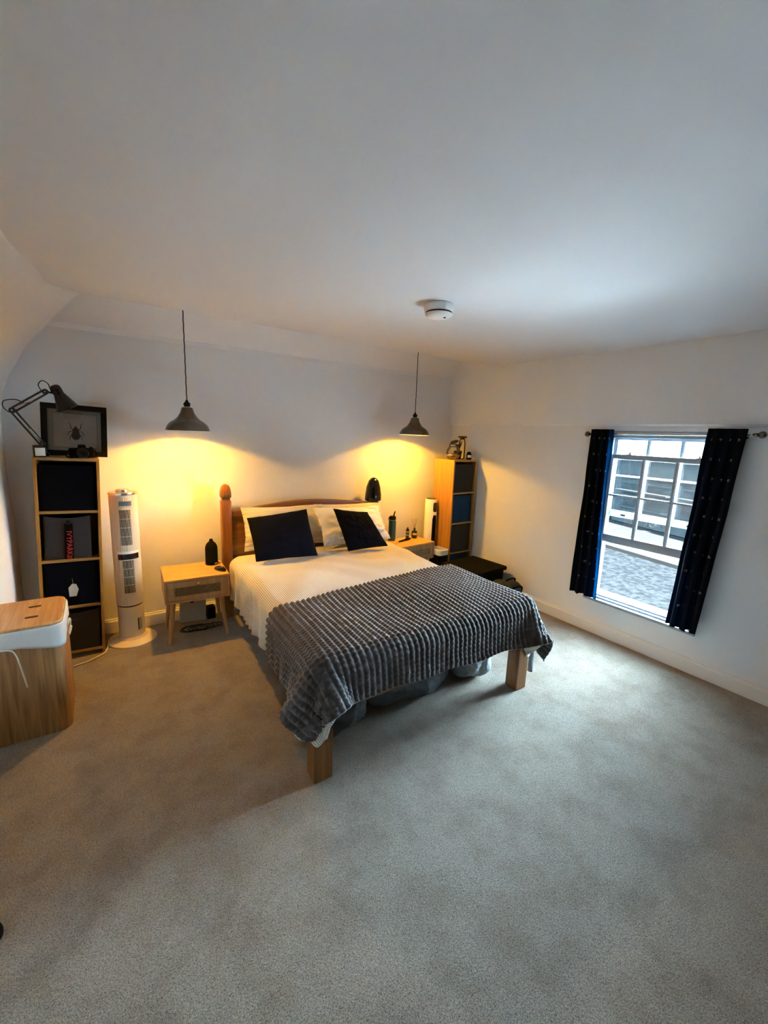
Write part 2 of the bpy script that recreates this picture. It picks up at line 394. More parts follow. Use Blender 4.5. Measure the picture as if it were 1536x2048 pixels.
# right wall with the window opening; upper part stands proud of the lower part
WY0, WY1, WZ0, WZ1 = 1.06, 1.815, .285, 1.66
bm = new(); T = .14
def wb_(y0, y1, z0, z1): box(bm, (XR, y0, z0), (XR + T, y1, z1))
wb_(YF - .1, WY0, -.02, 1.70); wb_(WY1, YB + .1, -.02, 1.70); wb_(WY0, WY1, -.02, WZ0); wb_(WY0, WY1, WZ1, 1.70)
prof = [(XR - .006, 1.695), (XR - .022, 1.71), (XR - .04, 1.9), (XR - .07, 2.26), (XR - .12, 2.44), (XR + T, 2.44), (XR + T, 1.695)]
for i, yy in enumerate((YF - .1, YB + .1)):
    vs = [bm.verts.new((x, yy, z)) for x, z in prof]
    if i == 0: A = vs
    else:
        for k in range(len(prof)): bm.faces.new((A[k], vs[k], vs[(k + 1) % len(prof)], A[(k + 1) % len(prof)]))
        bm.faces.new(A); bm.faces.new(vs[::-1])
struct(obj('wall_right', bm, M['wall']))
bm = new(); box(bm, (XL - .3, YF - .15, -.02), (XR + .14, YF, 2.5)); struct(obj('wall_front', bm, mat('fill_absorbing_dark', (.09, .085, .08), .9)))  # unseen wall made dark to cut fill light on front-facing surfaces
def skirt(name, a, b, nrm):
    bm = new(); pr = [(0, 0), (.018, 0), (.018, .085), (.014, .092), (.010, .094), (.010, .103), (0, .105)]
    rings = []
    for p in (a, b): rings.append([bm.verts.new((p[0] + nrm[0] * t, p[1] + nrm[1] * t, z)) for t, z in pr])
    n = len(pr)
    for k in range(n): bm.faces.new((rings[0][k], rings[0][(k + 1) % n], rings[1][(k + 1) % n], rings[1][k]))
    bm.faces.new(rings[0]); bm.faces.new(rings[1][::-1])
    bmesh.ops.recalc_face_normals(bm, faces=bm.faces)
    struct(obj(name, bm, M['trim']))
skirt('baseboard_back', (XL, YB), (XR, YB), (0, -1)); skirt('baseboard_right', (XR, YF), (XR, YB), (-1, 0)); skirt('baseboard_left', (XL - .09, YF), (XL - .09, 2.7), (1, 0))

# ------------------------------------------------------------------ window
win = bpy.data.objects.new('window_1', None); COL.objects.link(win); win.location = (XR, (WY0 + WY1) / 2, WZ0); struct(win)
bpy.context.view_layer.update()
def wpart(name, bm, m, bevel=.003, parent=None, smooth=False):
    bmesh.ops.translate(bm, verts=bm.verts, vec=(-XR, -(WY0 + WY1) / 2, -WZ0))
    return obj(name, bm, m, parent or win, bevel=bevel, smooth=smooth)
bm = new()
for y0, y1 in ((WY0, WY0 + .02), (WY1 - .02, WY1)):
    box(bm, (XR, y0, WZ0), (XR + T, y1, WZ1))
    s = 1 if y0 == WY0 else -1; yy = y1 if s > 0 else y0
    box(bm, (XR + .075, min(yy, yy + s * .008), WZ0 + .04), (XR + .082, max(yy, yy + s * .008), WZ1 - .03))
    box(bm, (XR + .025, min(yy, yy + s * .012), WZ0 + .04), (XR + .040, max(yy, yy + s * .012), WZ1 - .03))
box(bm, (XR, WY0, WZ1 - .02), (XR + T, WY1, WZ1)); box(bm, (XR + .005, WY0, WZ1 - .035), (XR + .03, WY1, WZ1 - .018)); box(bm, (XR + .02, WY0, WZ1 - .05), (XR + .042, WY1, WZ1 - .033))
wpart('window_frame', bm, M['sash'])
bm = new(); box(bm, (XR - .018, WY0 - .03, WZ0 - .012), (XR + .05, WY1 + .03, WZ0 + .010)); box(bm, (XR + .02, WY0, WZ0 + .008), (XR + .07, WY1, WZ0 + .024)); box(bm, (XR + .05, WY0, WZ0), (XR + T + .05, WY1, WZ0 + .036))
wpart('window_sill', bm, M['sash'])
G0, M1, M2, G1 = 1.10, 1.325, 1.55, 1.775
def sash(name, x0, x1, z0, z1, zb, rb, rt):
    s = bpy.data.objects.new(name, None); COL.objects.link(s); s.parent = win
    bm = new(); a, b = WY0 + .02, WY1 - .02
    box(bm, (x0, a, z0), (x1, G0, z1)); box(bm, (x0, G1, z0), (x1, b, z1))
    box(bm, (x0, G0, z0), (x1, G1, z0 + rb)); box(bm, (x0, G0, z1 - rt), (x1, G1, z1))
    for m_ in (M1, M2):
        box(bm, (x0 + .004, m_ - .009, z0 + rb), (x1 - .008, m_ + .009, z1 - rt)); box(bm, (x0 + .010, m_ - .013, z0 + rb), (x1 - .004, m_ + .013, z1 - rt))
    box(bm, (x0 + .006, G0, zb - .007), (x1 - .008, G1, zb + .007))
    fr = wpart('sash_frame', bm, M['sash'], .002, s)
    ys_ = [G0, M1, M2, G1]; zs_ = [z0 + rb, zb, z1 - rt]; xm = (x0 + x1) / 2 + .004
    for i in range(3):
        for j in range(2):
            bm = new(); e = .006; box(bm, (xm, ys_[i] + e, zs_[j] + e), (xm + .003, ys_[i + 1] - e, zs_[j + 1] - e)); wpart('pane', bm, M['glass'], 0, s)
    return s
ls = sash('lower_sash', XR + .042, XR + .075, .775, 1.480, 1.157, .062, .033)
us = sash('upper_sash', XR + .082, XR + .112, .985, 1.622, 1.313, .042, .03)
for yy in (1.66, 1.20):
    bm = new(); box(bm, (XR + .045, yy - .02, 1.480), (XR + .07, yy + .02, 1.486)); lathe(bm, [(.008, 1.486), (.006, 1.497), (.011, 1.502), (.0, 1.504)], (XR + .057, yy, 0), 12)
    box(bm, (XR + .05, yy - .05, 1.496), (XR + .06, yy, 1.500)); wpart('sash_lock', bm, M['chrome'], .001, ls)
for yy in (1.66, 1.20):
    bm = new(); box(bm, (XR + .074, yy - .016, 1.000), (XR + .082, yy + .016, 1.012)); wpart('sash_lift', bm, M['black'], .001, us)

# ------------------------------------------------------------------ street outside
GZ = -2.2
def P2(a, b, t): return (a[0] + (b[0] - a[0]) * t, a[1] + (b[1] - a[1]) * t)
NL, NR_ = (15.7, 10.0), (14.0, 2.0)         # kerb line
FL, FR = (20.9, 12.5), (18.3, 4.2)          # shopfront line
bm = new(); vs = [bm.verts.new(p) for p in ((3.6, -14, GZ), (30, -14, GZ), (30, 40, GZ), (3.6, 40, GZ))]; bm.faces.new(vs)
tag(obj('road', bm, M['asphalt']), 'grey speckled road surface seen through the window', 'road')
def ext(a, b, t0, t1): return P2(a, b, t0), P2(a, b, t1)
(k0, k1), (f0, f1) = ext(NL, NR_, -2, 2.5), ext(FL, FR, -2, 2.5)
bm = new(); prism(bm, [k1, (f1[0] - .2, f1[1]), (f0[0] - .2, f0[1]), k0], GZ, GZ + .12)
tag(obj('pavement', bm, M['pave']), 'pale paving strip between the road and the shopfronts', 'pavement')
for i, (x, y) in enumerate(((10.2, 5.3), (13.3, 7.35), (9.6, 3.9))):
    bm = new(); box(bm, (-.03, -.28, 0), (.03, .28, .004)); o = obj('road_marking', bm, M['board'], loc=(x, y, GZ + .002), rot=(0, 0, math.radians(-12)))
    tag(o, ('short white line painted mid-road, middle of the three marks', 'short white line painted on the road furthest left, nearest the pavement', 'short white line painted on the road beside the right curtain')[i], 'road marking', 'painted marks on the road')
bm = new(); box(bm, (3.56, -8, GZ), (8.9, 16, GZ + .05))  # added out of view as a pale reflector bouncing light onto the ceiling
tag(obj('pavement', bm, M['bounce_slabs']), 'added pale bounce slab below the window outside, brightening the ceiling', 'pavement')
# shopfront building: local x along the street (0 at left), y outwards to us
ang = math.atan2(FR[1] - FL[1], FR[0] - FL[0]); Lf = math.hypot(FR[0] - FL[0], FR[1] - FL[1])
shop = thing('shop_building', 'low pale building with stone walls and a shopfront across the street', 'building', (FL[0], FL[1], GZ), ang)
shop.scale = (1, 1, .865)
def sb(name, m, *bs, **k):
    bm = new()
    for b in bs: box(bm, b[0], b[1])
    return obj(name, bm, m, shop, **k)
sb('wall', M['stone'], ((-14, 0, 0), (18, 3, 3.45)))
sb('upper_band', M['render'], ((-14, -.03, 3.30), (18, 0, 3.6)), ((2.6, -.05, 2.75), (18, 0, 3.3)))
sb('roof_edge', M['board'], ((-14, -.25, 3.6), (18, 3.2, 3.72)))
sb('string_course', M['board'], ((2.6, -.10, 2.62), (18, 0, 2.78)))
sb('corner_pillar', M['board'], ((1.9, -.12, 0), (2.25, 0, 3.2)))
sb('plinth', M['plinth'], ((-14, -.09, 0), (18, 0, .22)))
sb('white_post', M['board'], ((-.35, -.16, .10), (0, 0, .62)))
sb('white_post', M['board'], ((1.3, -.16, .10), (1.6, 0, .62)))
sb('siding', M['render'], ((-14, -.05, .50), (1.7, 0, .72)), ((-14, -.04, 1.0), (1.7, 0, 1.06)), ((-14, -.04, 1.25), (1.7, 0, 1.31)))
for x0, x1 in ((2.7, 5.3), (5.7, 8.3), (8.7, 11.5)):
    w = sb('shop_window', M['shopglass'], ((x0, -.06, 1.15), (x1, 0, 2.35)))
    bm = new(); box(bm, (x0 - .05, -.10, 1.05), (x1 + .05, -.04, 1.15)); box(bm, (x0 - .05, -.10, 2.35), (x1 + .05, -.04, 2.45)); box(bm, ((x0 + x1) / 2 - .03, -.10, 1.15), ((x0 + x1) / 2 + .03, -.04, 2.35))
    obj('window_surround', bm, M['render'], w)
    bm = new(); box(bm, (x0, -.5, 1.95), (x1, -.03, 2.02)); obj('awning', bm, M['board'], w)
sg = sb('sign_band', M['render'], ((2.5, -.14, .26), (6.9, 0, .72)), ((7.1, -.1, .26), (12, 0, .78)))
text('lettering', 'JT OO C', .46, M['letter'], sg, (4.4, -.16, .49), (PI / 2, 0, 0), .01)
sg = sb('sign_board', M['board'], ((6.9, -.14, 2.62), (9.6, 0, 3.25)))
text('lettering', '( ) (3)', .5, M['letter'], sg, (7.9, -.16, 2.93), (PI / 2, 0, 0), .01)
sb('door', M['board'], ((7.9, -.1, 1.2), (8.5, -.02, 2.1)))

# ------------------------------------------------------------------ bed
FC = 1.442
def shx(x, y): return x + .05 * (y - 1.55)
bed = thing('bed', 'pine double bed frame with carved posts standing against the back wall', 'bed', (1.49, 2.5, 0))
def bpart(name, bm, m, bevel=.004, smooth=False, parent=None):
    for v in bm.verts: v.co = Vector((shx(v.co.x, v.co.y) - 1.49, v.co.y - 2.5, v.co.z))
    return obj(name, bm, m, parent or bed, bevel=bevel, smooth=smooth)
HX = .690
for s in (-1, 1):
    x = FC + s * HX
    bm = new(); box(bm, (x - .046, 1.507, 0), (x + .046, 1.599, .505)); lg = bpart('leg', bm, M['pine'])
    bm = new(); lathe(bm, [(.0065, -.001), (.006, .004)], (x + .012, 1.5055, .32), 14, ax='y'); bpart('bolt_hole', bm, M['matte_black'], 0, parent=lg)
for s in (-1, 1):
    x = FC + s * .71
    bm = new(); h = .041
    prof = [(h, 0), (h, .985), (h * .80, 1.0), (h * .80, 1.010), (h * 1.03, 1.022), (h * 1.04, 1.045), (h * .97, 1.072), (h * .82, 1.098), (h * .55, 1.116), (h * .25, 1.123), (0, 1.124)]
    lathe(bm, [(r * 1.0, z) for r, z in prof], (x, 3.50, 0), 24, sq=7); bpart('post', bm, M['pine'], 0, 'auto')
bm = new()
nn = 24; x0, x1 = FC - .69, FC + .69
for (yy0, yy1, extra) in ((3.485, 3.515, 0), (3.470, 3.530, -1)):
    top = []; 
    for i in range(nn + 1):
        t = i / nn; z = .905 + .055 * math.sin(PI * t) ** 1.5
        top.append((x0 + (x1 - x0) * t, z))
    for (xa, za), (xb, zb) in zip(top, top[1:]):
        lo_a, lo_b = (.40, .40) if extra == 0 else (za - .045, zb - .045)
        v = [bm.verts.new(p) for p in ((xa, yy0, lo_a), (xb, yy0, lo_b), (xb, yy1, lo_b), (xa, yy1, lo_a), (xa, yy0, za), (xb, yy0, zb), (xb, yy1, zb), (xa, yy1, za))]
        for f in ((0, 3, 2, 1), (4, 5, 6, 7), (0, 1, 5, 4), (2, 3, 7, 6)): bm.faces.new([v[k] for k in f])
bmesh.ops.remove_doubles(bm, verts=bm.verts, dist=1e-5)
bpart('headboard', bm, M['pine_x'], 0)
bm = new(); box(bm, (FC - HX + .04, 1.515, .325), (FC + HX - .04, 1.590, .415)); bpart('foot_rail', bm, M['pine_x'])
for s in (-1, 1):
    bm = new(); x = FC + s * .69; box(bm, (x - .016, 1.58, .29), (x + .016, 3.46, .415)); bpart('side_rail', bm, M['pine_y'])
bm = new()
for k in range(14): box(bm, (FC - .675, 1.66 + k * .13, .375), (FC + .675, 1.73 + k * .13, .395))
bpart('slats', bm, M['pine_x'])
bm = new(); box(bm, (-.665, -.91, 0), (.665, .91, .14)); bmesh.ops.translate(bm, verts=bm.verts, vec=(shx(FC, 2.53) , 2.53, .397))
for v in bm.verts: v.co.x = v.co.x + .05 * (v.co.y - 2.53)
tag(obj('mattress', bm, M['mattress'], bevel=.03), 'grey mattress on the pine bed under the cream duvet', 'mattress')

# cloth solver (position based), used for the duvet and the throw
def bumpz(X, Y): return .010 * np.sin(X * 7 + 1.3 * np.sin(Y * 3)) * np.sin(Y * 5.5 + .7) + .008 * np.sin(X * 3.1 + Y * 4.3)
def drape(X0, X1, Y0, Y1, step, zc, hx, y0, y1, ztop, rad, steps, jitter, seed, skew=0., skew0=0., taper=0., extra=None, z0=.70, edge=None):
    nx = int(round((X1 - X0) / step)) + 1; ny = int(round((Y1 - Y0) / step)) + 1
    u = np.linspace(X0, X1, nx); v = np.linspace(Y0, Y1, ny)
    U, Vv = np.meshgrid(u, v)
    tv = (Vv - Y0) / (Y1 - Y0)
    P = np.stack([FC + (U - FC) * (1 - taper * (1 - tv) ** 2), Vv + (U - FC) * (skew0 * (1 - tv) + skew * tv), np.full_like(U, z0)], -1)
    rng = np.random.RandomState(seed)
    P[..., 2] += .012 * np.sin(U * 11 + seed) * np.cos(Vv * 9) + rng.randn(ny, nx) * jitter
    P[..., 1] += .006 * np.sin(U * 17 + seed)
    hpx, hpy = (X1 - X0) / (nx - 1), (Y1 - Y0) / (ny - 1); hd = math.hypot(hpx, hpy)
    Q = P.copy()
    c = np.array([FC, (y0 + y1) / 2, zc]); h = np.array([hx - rad, (y1 - y0) / 2 - rad, ztop - zc - rad])
    cons = []
    for (dy, dx, L, k) in ((0, 1, hpx, 1), (1, 0, hpy, 1), (1, 1, hd, .5), (1, -1, hd, .5), (0, 2, 2 * hpx, .12), (2, 0, 2 * hpy, .12)):
        A0, B0 = (P[:ny - dy, :nx - dx], P[dy:, dx:]) if dx >= 0 else (P[:ny - dy, -dx:], P[dy:, :nx + dx])
        cons.append((dy, dx, np.linalg.norm((B0 - A0)[..., :2], axis=-1, keepdims=True), k))
    def collide(P, Q):
        p = P.copy(); bz = bumpz(p[..., 0], p[..., 1]); p[..., 2] -= bz
        d = p - c; q = np.abs(d) - h; o = np.maximum(q, 0); ln = np.linalg.norm(o, axis=-1)
        inside = (ln < rad)
        dirn = o / np.maximum(ln, 1e-6)[..., None] * np.sign(d)
        deep = ln < 1e-5
        newp = c + np.sign(d) * np.minimum(np.abs(d), h) + dirn * rad
        nd = p.copy(); nd[..., 2] = ztop
        newp = np.where(deep[..., None], nd, newp)
        newp[..., 2] += bz
        m = inside[..., None]
        fr = Q * .75 + newp * .25
        t = np.where(m, newp, P)
        Q2 = np.where(m, Q + (newp - Q) * .65, Q)
        below = t[..., 2] < .02
        t[..., 2] = np.where(below, .02, t[..., 2])
        return t, Q2
    for s in range(steps):
        vel = (P - Q) * .965; Q = P.copy()
        P = P + vel; P[..., 2] -= .0007
        for it in range(7):
            for dy, dx, L, k in cons:
                for par in ((0, 1) if k == 1 else (None,)):
                    if dx >= 0: sa, sb2 = (slice(0, ny - dy), slice(0, nx - dx)), (slice(dy, ny), slice(dx, nx))
                    else: sa, sb2 = (slice(0, ny - dy), slice(-dx, nx)), (slice(dy, ny), slice(0, nx + dx))
                    if par is not None:
                        if dx: sa, sb2 = (sa[0], slice(par, nx - 1, 2)), (sb2[0], slice(par + 1, nx, 2))
                        else: sa, sb2 = (slice(par, ny - 1, 2), sa[1]), (slice(par + 1, ny, 2), sb2[1])
                    Lk = L if par is None else (L[:, par::2] if dx else L[par::2]); D = P[sb2] - P[sa]; ln = np.linalg.norm(D, axis=-1, keepdims=True); C = D * ((ln - Lk) / np.maximum(ln, 1e-9)) * (.5 if par is not None else .25 * k)
                    P[sa] += C; P[sb2] -= C
            if it % 2 == 0: P, Q = collide(P, Q)
        if extra is not None and s % 6 == 5: P = extra(P)
        P, Q = collide(P, Q)
    return P
def catmull(A, k, axis):
    A = np.moveaxis(A, axis, 0); n = A.shape[0]; m = (n - 1) * k + 1
    t = np.arange(m) / k; i = np.minimum(t.astype(int), n - 2); f = (t - i).reshape(-1, *([1] * (A.ndim - 1)))
    G = lambda j: A[np.clip(j, 0, n - 1)]
    a, b, c_, d = G(i - 1), G(i), G(i + 1), G(i + 2)
    R = .5 * (2 * b + (c_ - a) * f + (2 * a - 5 * b + 4 * c_ - d) * f ** 2 + (3 * b - a - 3 * c_ + d) * f ** 3)
    return np.moveaxis(R, 0, axis)
def normals(A):
    du = np.gradient(A, axis=1); dv = np.gradient(A, axis=0); n = np.cross(du, dv)
    return n / np.maximum(np.linalg.norm(n, axis=-1, keepdims=True), 1e-9)
DU = drape(FC - 1.02, FC + 1.02, 1.36, 3.28, .04, .40, .735, 1.495, 3.6, .578, .075, 210, .004, 3, taper=.05)
D = catmull(catmull(DU, 3, 0), 3, 1)
UVd = np.stack(np.meshgrid(np.linspace(0, 2.04, D.shape[1]), np.linspace(0, 1.92, D.shape[0])), -1)
Nn = normals(D)
wr = np.zeros(D.shape[:2])
XX, YY = UVd[..., 0], UVd[..., 1]
hang = np.clip((.56 - D[..., 2]) / .15, 0, 1)
wr += .012 * hang * np.sin(YY * 55 + 3 * np.sin(YY * 9) + 2 * np.sin(XX * 11)) + .006 * np.sin(XX * 13 + 4 * np.sin(YY * 4)) * np.sin(YY * 10 + 2 * np.sin(XX * 6))
D = D + Nn * wr[..., None]
def to_world(A): B = A.copy(); B[..., 0] += .05 * (B[..., 1] - 1.55); return B
tag(grid_mesh('duvet', to_world(D), M['duvet'], uv=UVd, thick=.014), 'cream striped waffle duvet spread over the bed', 'duvet')
dv = D.reshape(-1, 3)[::2]; dn = normals(D).reshape(-1, 3)[::2]
def avoid(P):
    f = P.reshape(-1, 3).copy()
    m = (f[:, 2] < .57)
    idx = np.where(m)[0]
    for ch in np.array_split(idx, max(1, len(idx) // 400)):
        if not len(ch): continue
        d2 = ((f[ch, None, :] - dv[None, :, :]) ** 2).sum(-1); j = d2.argmin(1)
        sd = ((f[ch] - dv[j]) * dn[j]).sum(-1); near = (d2[np.arange(len(ch)), j] < .07 ** 2) & (sd < .020)
        f[ch[near]] += dn[j[near]] * (.020 - sd[near])[:, None]
    return f.reshape(P.shape)
TH = drape(FC - .985, FC + .985, 1.325, 2.25, .033, .40, .760, 1.470, 3.6, .603, .085, 170, .003, 8, skew=.10, skew0=-.03, taper=.035, extra=avoid, z0=.68)
K = 6
Tt = catmull(catmull(TH, K, 0), K, 1)
Nt = normals(Tt)
W_, H_ = 1.97, .925
uu, vv = np.meshgrid(np.linspace(0, W_, Tt.shape[1]), np.linspace(0, H_, Tt.shape[0]))
rib = np.abs(np.sin(PI * uu / .033)) ** .7; bead = np.abs(np.sin(PI * vv / .0247)) ** .8
Tt = Tt + Nt * (.0150 * rib * (.45 + .55 * bead))[..., None]
tag(grid_mesh('throw_blanket', to_world(Tt), M['throw'], thick=.006), 'chunky grey ribbed throw draped over the foot of the bed', 'blanket')

# loose corner of the sheet hanging past the right foot leg
n = 24; V = []
for j in range(n + 1):
    t = j / n; wd = .115 * (1 - t) ** .8 + .012
    row = []
    for i in range(13):
        q = i / 12 - .5; row.append((2.235 + .012 * t + wd * q * .9 + .006 * math.sin(q * 9 + t * 5), 1.535 + .06 * q * (1 - t) + .014 * math.sin(q * 11 + 3 * t), .44 - .365 * t + .02 * abs(q)))
    V.append(row)
tag(grid_mesh('bed_sheet', np.array(V), M['sheet'], thick=.003), 'blue-grey sheet corner hanging below the throw beside the right foot leg', 'sheet')
# pillows and cushions
def cushion(name, corners, thick, m, seed, n=34, pinch=.06, wr=.006, stripe=False, frill=0.):
    bl, br, tr, tl = [np.array(c, float) for c in corners]
    t = np.linspace(0, 1, n); U, Vv = np.meshgrid(t, t)
    base = (1 - U)[..., None] * (1 - Vv)[..., None] * bl + U[..., None] * (1 - Vv)[..., None] * br + U[..., None] * Vv[..., None] * tr + (1 - U)[..., None] * Vv[..., None] * tl
    nrm = np.cross(br - bl, tl - bl); nrm /= np.linalg.norm(nrm)
    cen = base.mean((0, 1)); a, b = 2 * U - 1, 2 * Vv - 1
    k = 1 - pinch * ((1 - b ** 2) * np.abs(a) ** 4 + (1 - a ** 2) * np.abs(b) ** 4)
    base = cen + (base - cen) * k[..., None]
    puff = ((1 - np.abs(a) ** 2.6) * (1 - np.abs(b) ** 2.6)) ** .62
    w = np.vectorize(lambda x, y: nz(x, y, seed, 1))(U * 5 + seed, Vv * 5)
    w2 = np.vectorize(lambda x, y: nz(x, y, seed, 1))(U * 13, Vv * 13 + seed)
    e = (np.abs(a) ** 6 + np.abs(b) ** 6)
    F = base + nrm * (thick * .5 * puff + wr * w + wr * .6 * w2)[..., None]
    B = base - nrm * (thick * .5 * puff - wr * w * e)[..., None]
    if frill: F = F + nrm * (frill * e * np.sin(Vv * 60 + 7 * U * U))[..., None]
    Wd, Hd = np.linalg.norm(br - bl), np.linalg.norm(tl - bl)
    me = bpy.data.meshes.new(name)
    idx = np.arange(n * n).reshape(n, n); off = n * n
    fr = np.stack([idx[:-1, :-1], idx[:-1, 1:], idx[1:, 1:], idx[1:, :-1]], -1).reshape(-1, 4)
    bk = (fr + off)[:, ::-1]
    ring = np.concatenate([idx[0, :-1], idx[:-1, -1], idx[-1, ::-1][:-1], idx[::-1, 0][:-1]]); r2_ = np.roll(ring, -1)
    sd = np.stack([ring, ring + off, r2_ + off, r2_], -1)
    Vs = np.concatenate([F.reshape(-1, 3), B.reshape(-1, 3)]); Fs = np.concatenate([fr, bk, sd])
    me.from_pydata(Vs.tolist(), [], Fs.tolist())
    uv = np.stack([U * Wd, Vv * Hd], -1).reshape(-1, 2); uv = np.concatenate([uv, uv])[Fs.reshape(-1)]
    me.uv_layers.new(name='UVMap').data.foreach_set('uv', uv.reshape(-1).astype(float))
    me.materials.append(m); me.polygons.foreach_set('use_smooth', [True] * len(me.polygons)); me.update()
    o = bpy.data.objects.new(name, me); COL.objects.link(o); return o
tag(cushion('pillow', [(.915, 3.30, .60), (1.60, 3.30, .60), (1.645, 3.43, .925), (.925, 3.43, .940)], .13, M['pillow_stripe'], 1, wr=.012, frill=.004), 'cream striped pillow at left, leaning on the headboard behind the larger dark cushion', 'pillow', 'pillows against the headboard')
tag(cushion('pillow', [(1.60, 3.34, .60), (2.335, 3.32, .58), (2.285, 3.445, .905), (1.575, 3.44, .925)], .12, M['pillow_stripe'], 2, wr=.012, frill=.004), 'cream striped pillow at right, furthest back against the headboard', 'pillow', 'pillows against the headboard')
tag(cushion('pillow', [(1.535, 3.14, .605), (2.235, 3.16, .60), (2.195, 3.335, .89), (1.515, 3.325, .915)], .10, M['cotton'], 5, wr=.018), 'plain white pillow in the middle, creased, between the two dark cushions', 'pillow', 'pillows against the headboard')
tag(cushion('cushion', [(.915, 3.00, .60), (1.405, 2.98, .59), (1.385, 3.165, .940), (.910, 3.20, .895)], .11, M['navy'], 7, pinch=.03), 'square black-navy cushion at left of the bed, the larger one', 'cushion', 'dark cushions on the bed')
tag(cushion('cushion', [(1.665, 2.95, .60), (2.085, 2.98, .59), (1.94, 3.11, .885), (1.62, 3.15, .930)], .10, M['navy'], 9, pinch=.03), 'navy cushion slumped in front of the white pillow at right', 'cushion', 'dark cushions on the bed')
# black cap over the right bedpost
px_ = shx(FC + .71, 3.5)
bm = new(); lathe(bm, [(.080, .915), (.084, .925), (.080, .98), (.070, 1.05), (.052, 1.11), (.026, 1.138), (0, 1.145)], (0, 0, 0), 28, sq=2.4)
for v in bm.verts: v.co.x += .005 * nz(v.co.x * 9, v.co.z * 9, v.co.y * 9); v.co.y = v.co.y * .8 + .003 * nz(v.co.z * 14, v.co.x * 9)
tag(obj('cap', bm, M['gloss_black'], loc=(px_ - .005, 3.50, 0), smooth=True), 'glossy black cap pulled over the right bedpost', 'cap')

# bags under the bed
def lump(name, c, s, m, seed, amp=.16, e=3.2, n=40, label='', cat='bag', group=None):
    bm = new(); bmesh.ops.create_icosphere(bm, subdivisions=5, radius=1)
    for v in bm.verts:
        p = v.co.normalized(); k = 1 / (abs(p.x) ** e + abs(p.y) ** e + abs(p.z) ** e) ** (1 / e)
        k *= 1 + amp * nz(p.x * 2 + seed, p.y * 2, p.z * 2) + amp * .45 * (1 - abs(nz(p.x * 5, p.y * 5 + seed, p.z * 5))) - amp * .3 + amp * .2 * nz(p.x * 11, p.y * 11, p.z * 11 + seed)
        v.co = Vector((p.x * k * s[0], p.y * k * s[1], max(p.z * k * s[2], -s[2] * .97)))
    o = obj(name, bm, m, smooth=True, loc=c)
    if label: tag(o, label, cat, group)
    return o
G = 'crumpled bags under the bed'
lump('storage_bag', (.97, 1.86, .115), (.155, .17, .118), M['bag_dark'], 1, label='dark crumpled storage bag under the bed nearest the left foot leg', group=G)
lump('storage_bag', (1.45, 1.93, .13), (.32, .20, .134), M['bag_dark'], 5, label='long grey crumpled storage bag under the middle of the bed', group=G)
lump('storage_bag', (1.98, 1.88, .145), (.125, .19, .150), M['bag_pale'], 9, label='pale grey storage bag under the bed nearest the right foot leg', group=G)

# ------------------------------------------------------------------ cube shelves and fabric boxes
def shelf_unit(label, loc, rot, w=.335, d=.29, h=1.335):
    t = thing('cube_shelf', label, 'shelf unit', loc, rot)
    th = .016; x0 = -w / 2
    for s in (0, 1):
        bm = new(); xx = x0 if s == 0 else w / 2 - th; box(bm, (xx, 0, 0), (xx + th, d, h)); obj('side_panel', bm, M['oak'], t, bevel=.001)
    bm = new(); box(bm, (x0 + th, 0, h - th), (w / 2 - th, d, h)); obj('top_panel', bm, M['oak_flat'], t, bevel=.001)
    ch = (h - .045 - th) / 4; zz = []
    for k in range(4):
        z = .045 + k * ch; bm = new(); box(bm, (x0 + th, 0, z - th), (w / 2 - th, d, z)); obj('shelf_board', bm, M['oak_flat'], t, bevel=.001); zz.append(z)
    bm = new(); box(bm, (x0 + th, d - .006, 0), (w / 2 - th, d, h - th)); obj('back_panel', bm, M['oak_flat'], t)
    return t, zz, ch, w - 2 * th
def fabric_box(label, base, loc3, w, h, d, m, sag=0., seed=0, grp=None):
    """base: matrix of the shelf; loc3: local position of the front bottom centre"""
    t = bpy.data.objects.new('storage_box', None); COL.objects.link(t); t.matrix_world = base @ Matrix.Translation(loc3)
    tag(t, label, 'storage box', grp)
    n = 18; rows = []
    outline = rrect(w, d, .012, 3); per = []
    for (x, y), (x2, y2) in zip(outline, outline[1:] + outline[:1]):
        L = math.hypot(x2 - x, y2 - y); k = max(1, int(L / .02))
        for i in range(k): per.append((x + (x2 - x) * i / k, y + (y2 - y) * i / k))
    zs = [0] + [h * i / n for i in range(1, n + 1)]
    def P(x, y, z, ins):
        f = z / h; top = h - sag * (1 - (abs(x) / (w / 2)) ** 2) * (1 if y < 0 else .3) + .004 * nz(x * 12, y * 12, seed)
        zz = top * f
        b = .006 * nz(x * 9 + seed, z * 9, y * 9) + .004 * f
        L = math.hypot(x, y) or 1
        return (x * (1 - ins) + b * (abs(y) < d / 2 - .001) * 0, d / 2 + y * (1 - ins) + (b if y < 0 else 0) * .6 + .003, zz)
    bm = new(); R = []
    for z in zs: R.append([bm.verts.new(P(x, y, z, 0)) for x, y in per])
    R.append([bm.verts.new(P(x, y, h, .03)) for x, y in per]); R.append([bm.verts.new((P(x, y, h, .03)[0], P(x, y, h, .03)[1], .02)) for x, y in per])
    for A, B in zip(R, R[1:]):
        for i in range(len(per)): bm.faces.new((A[i], A[(i + 1) % len(per)], B[(i + 1) % len(per)], B[i]))
    bm.faces.new(R[0][::-1]); bm.faces.new(R[-1])
    obj('box_body', bm, m, t, smooth='auto')
    return t
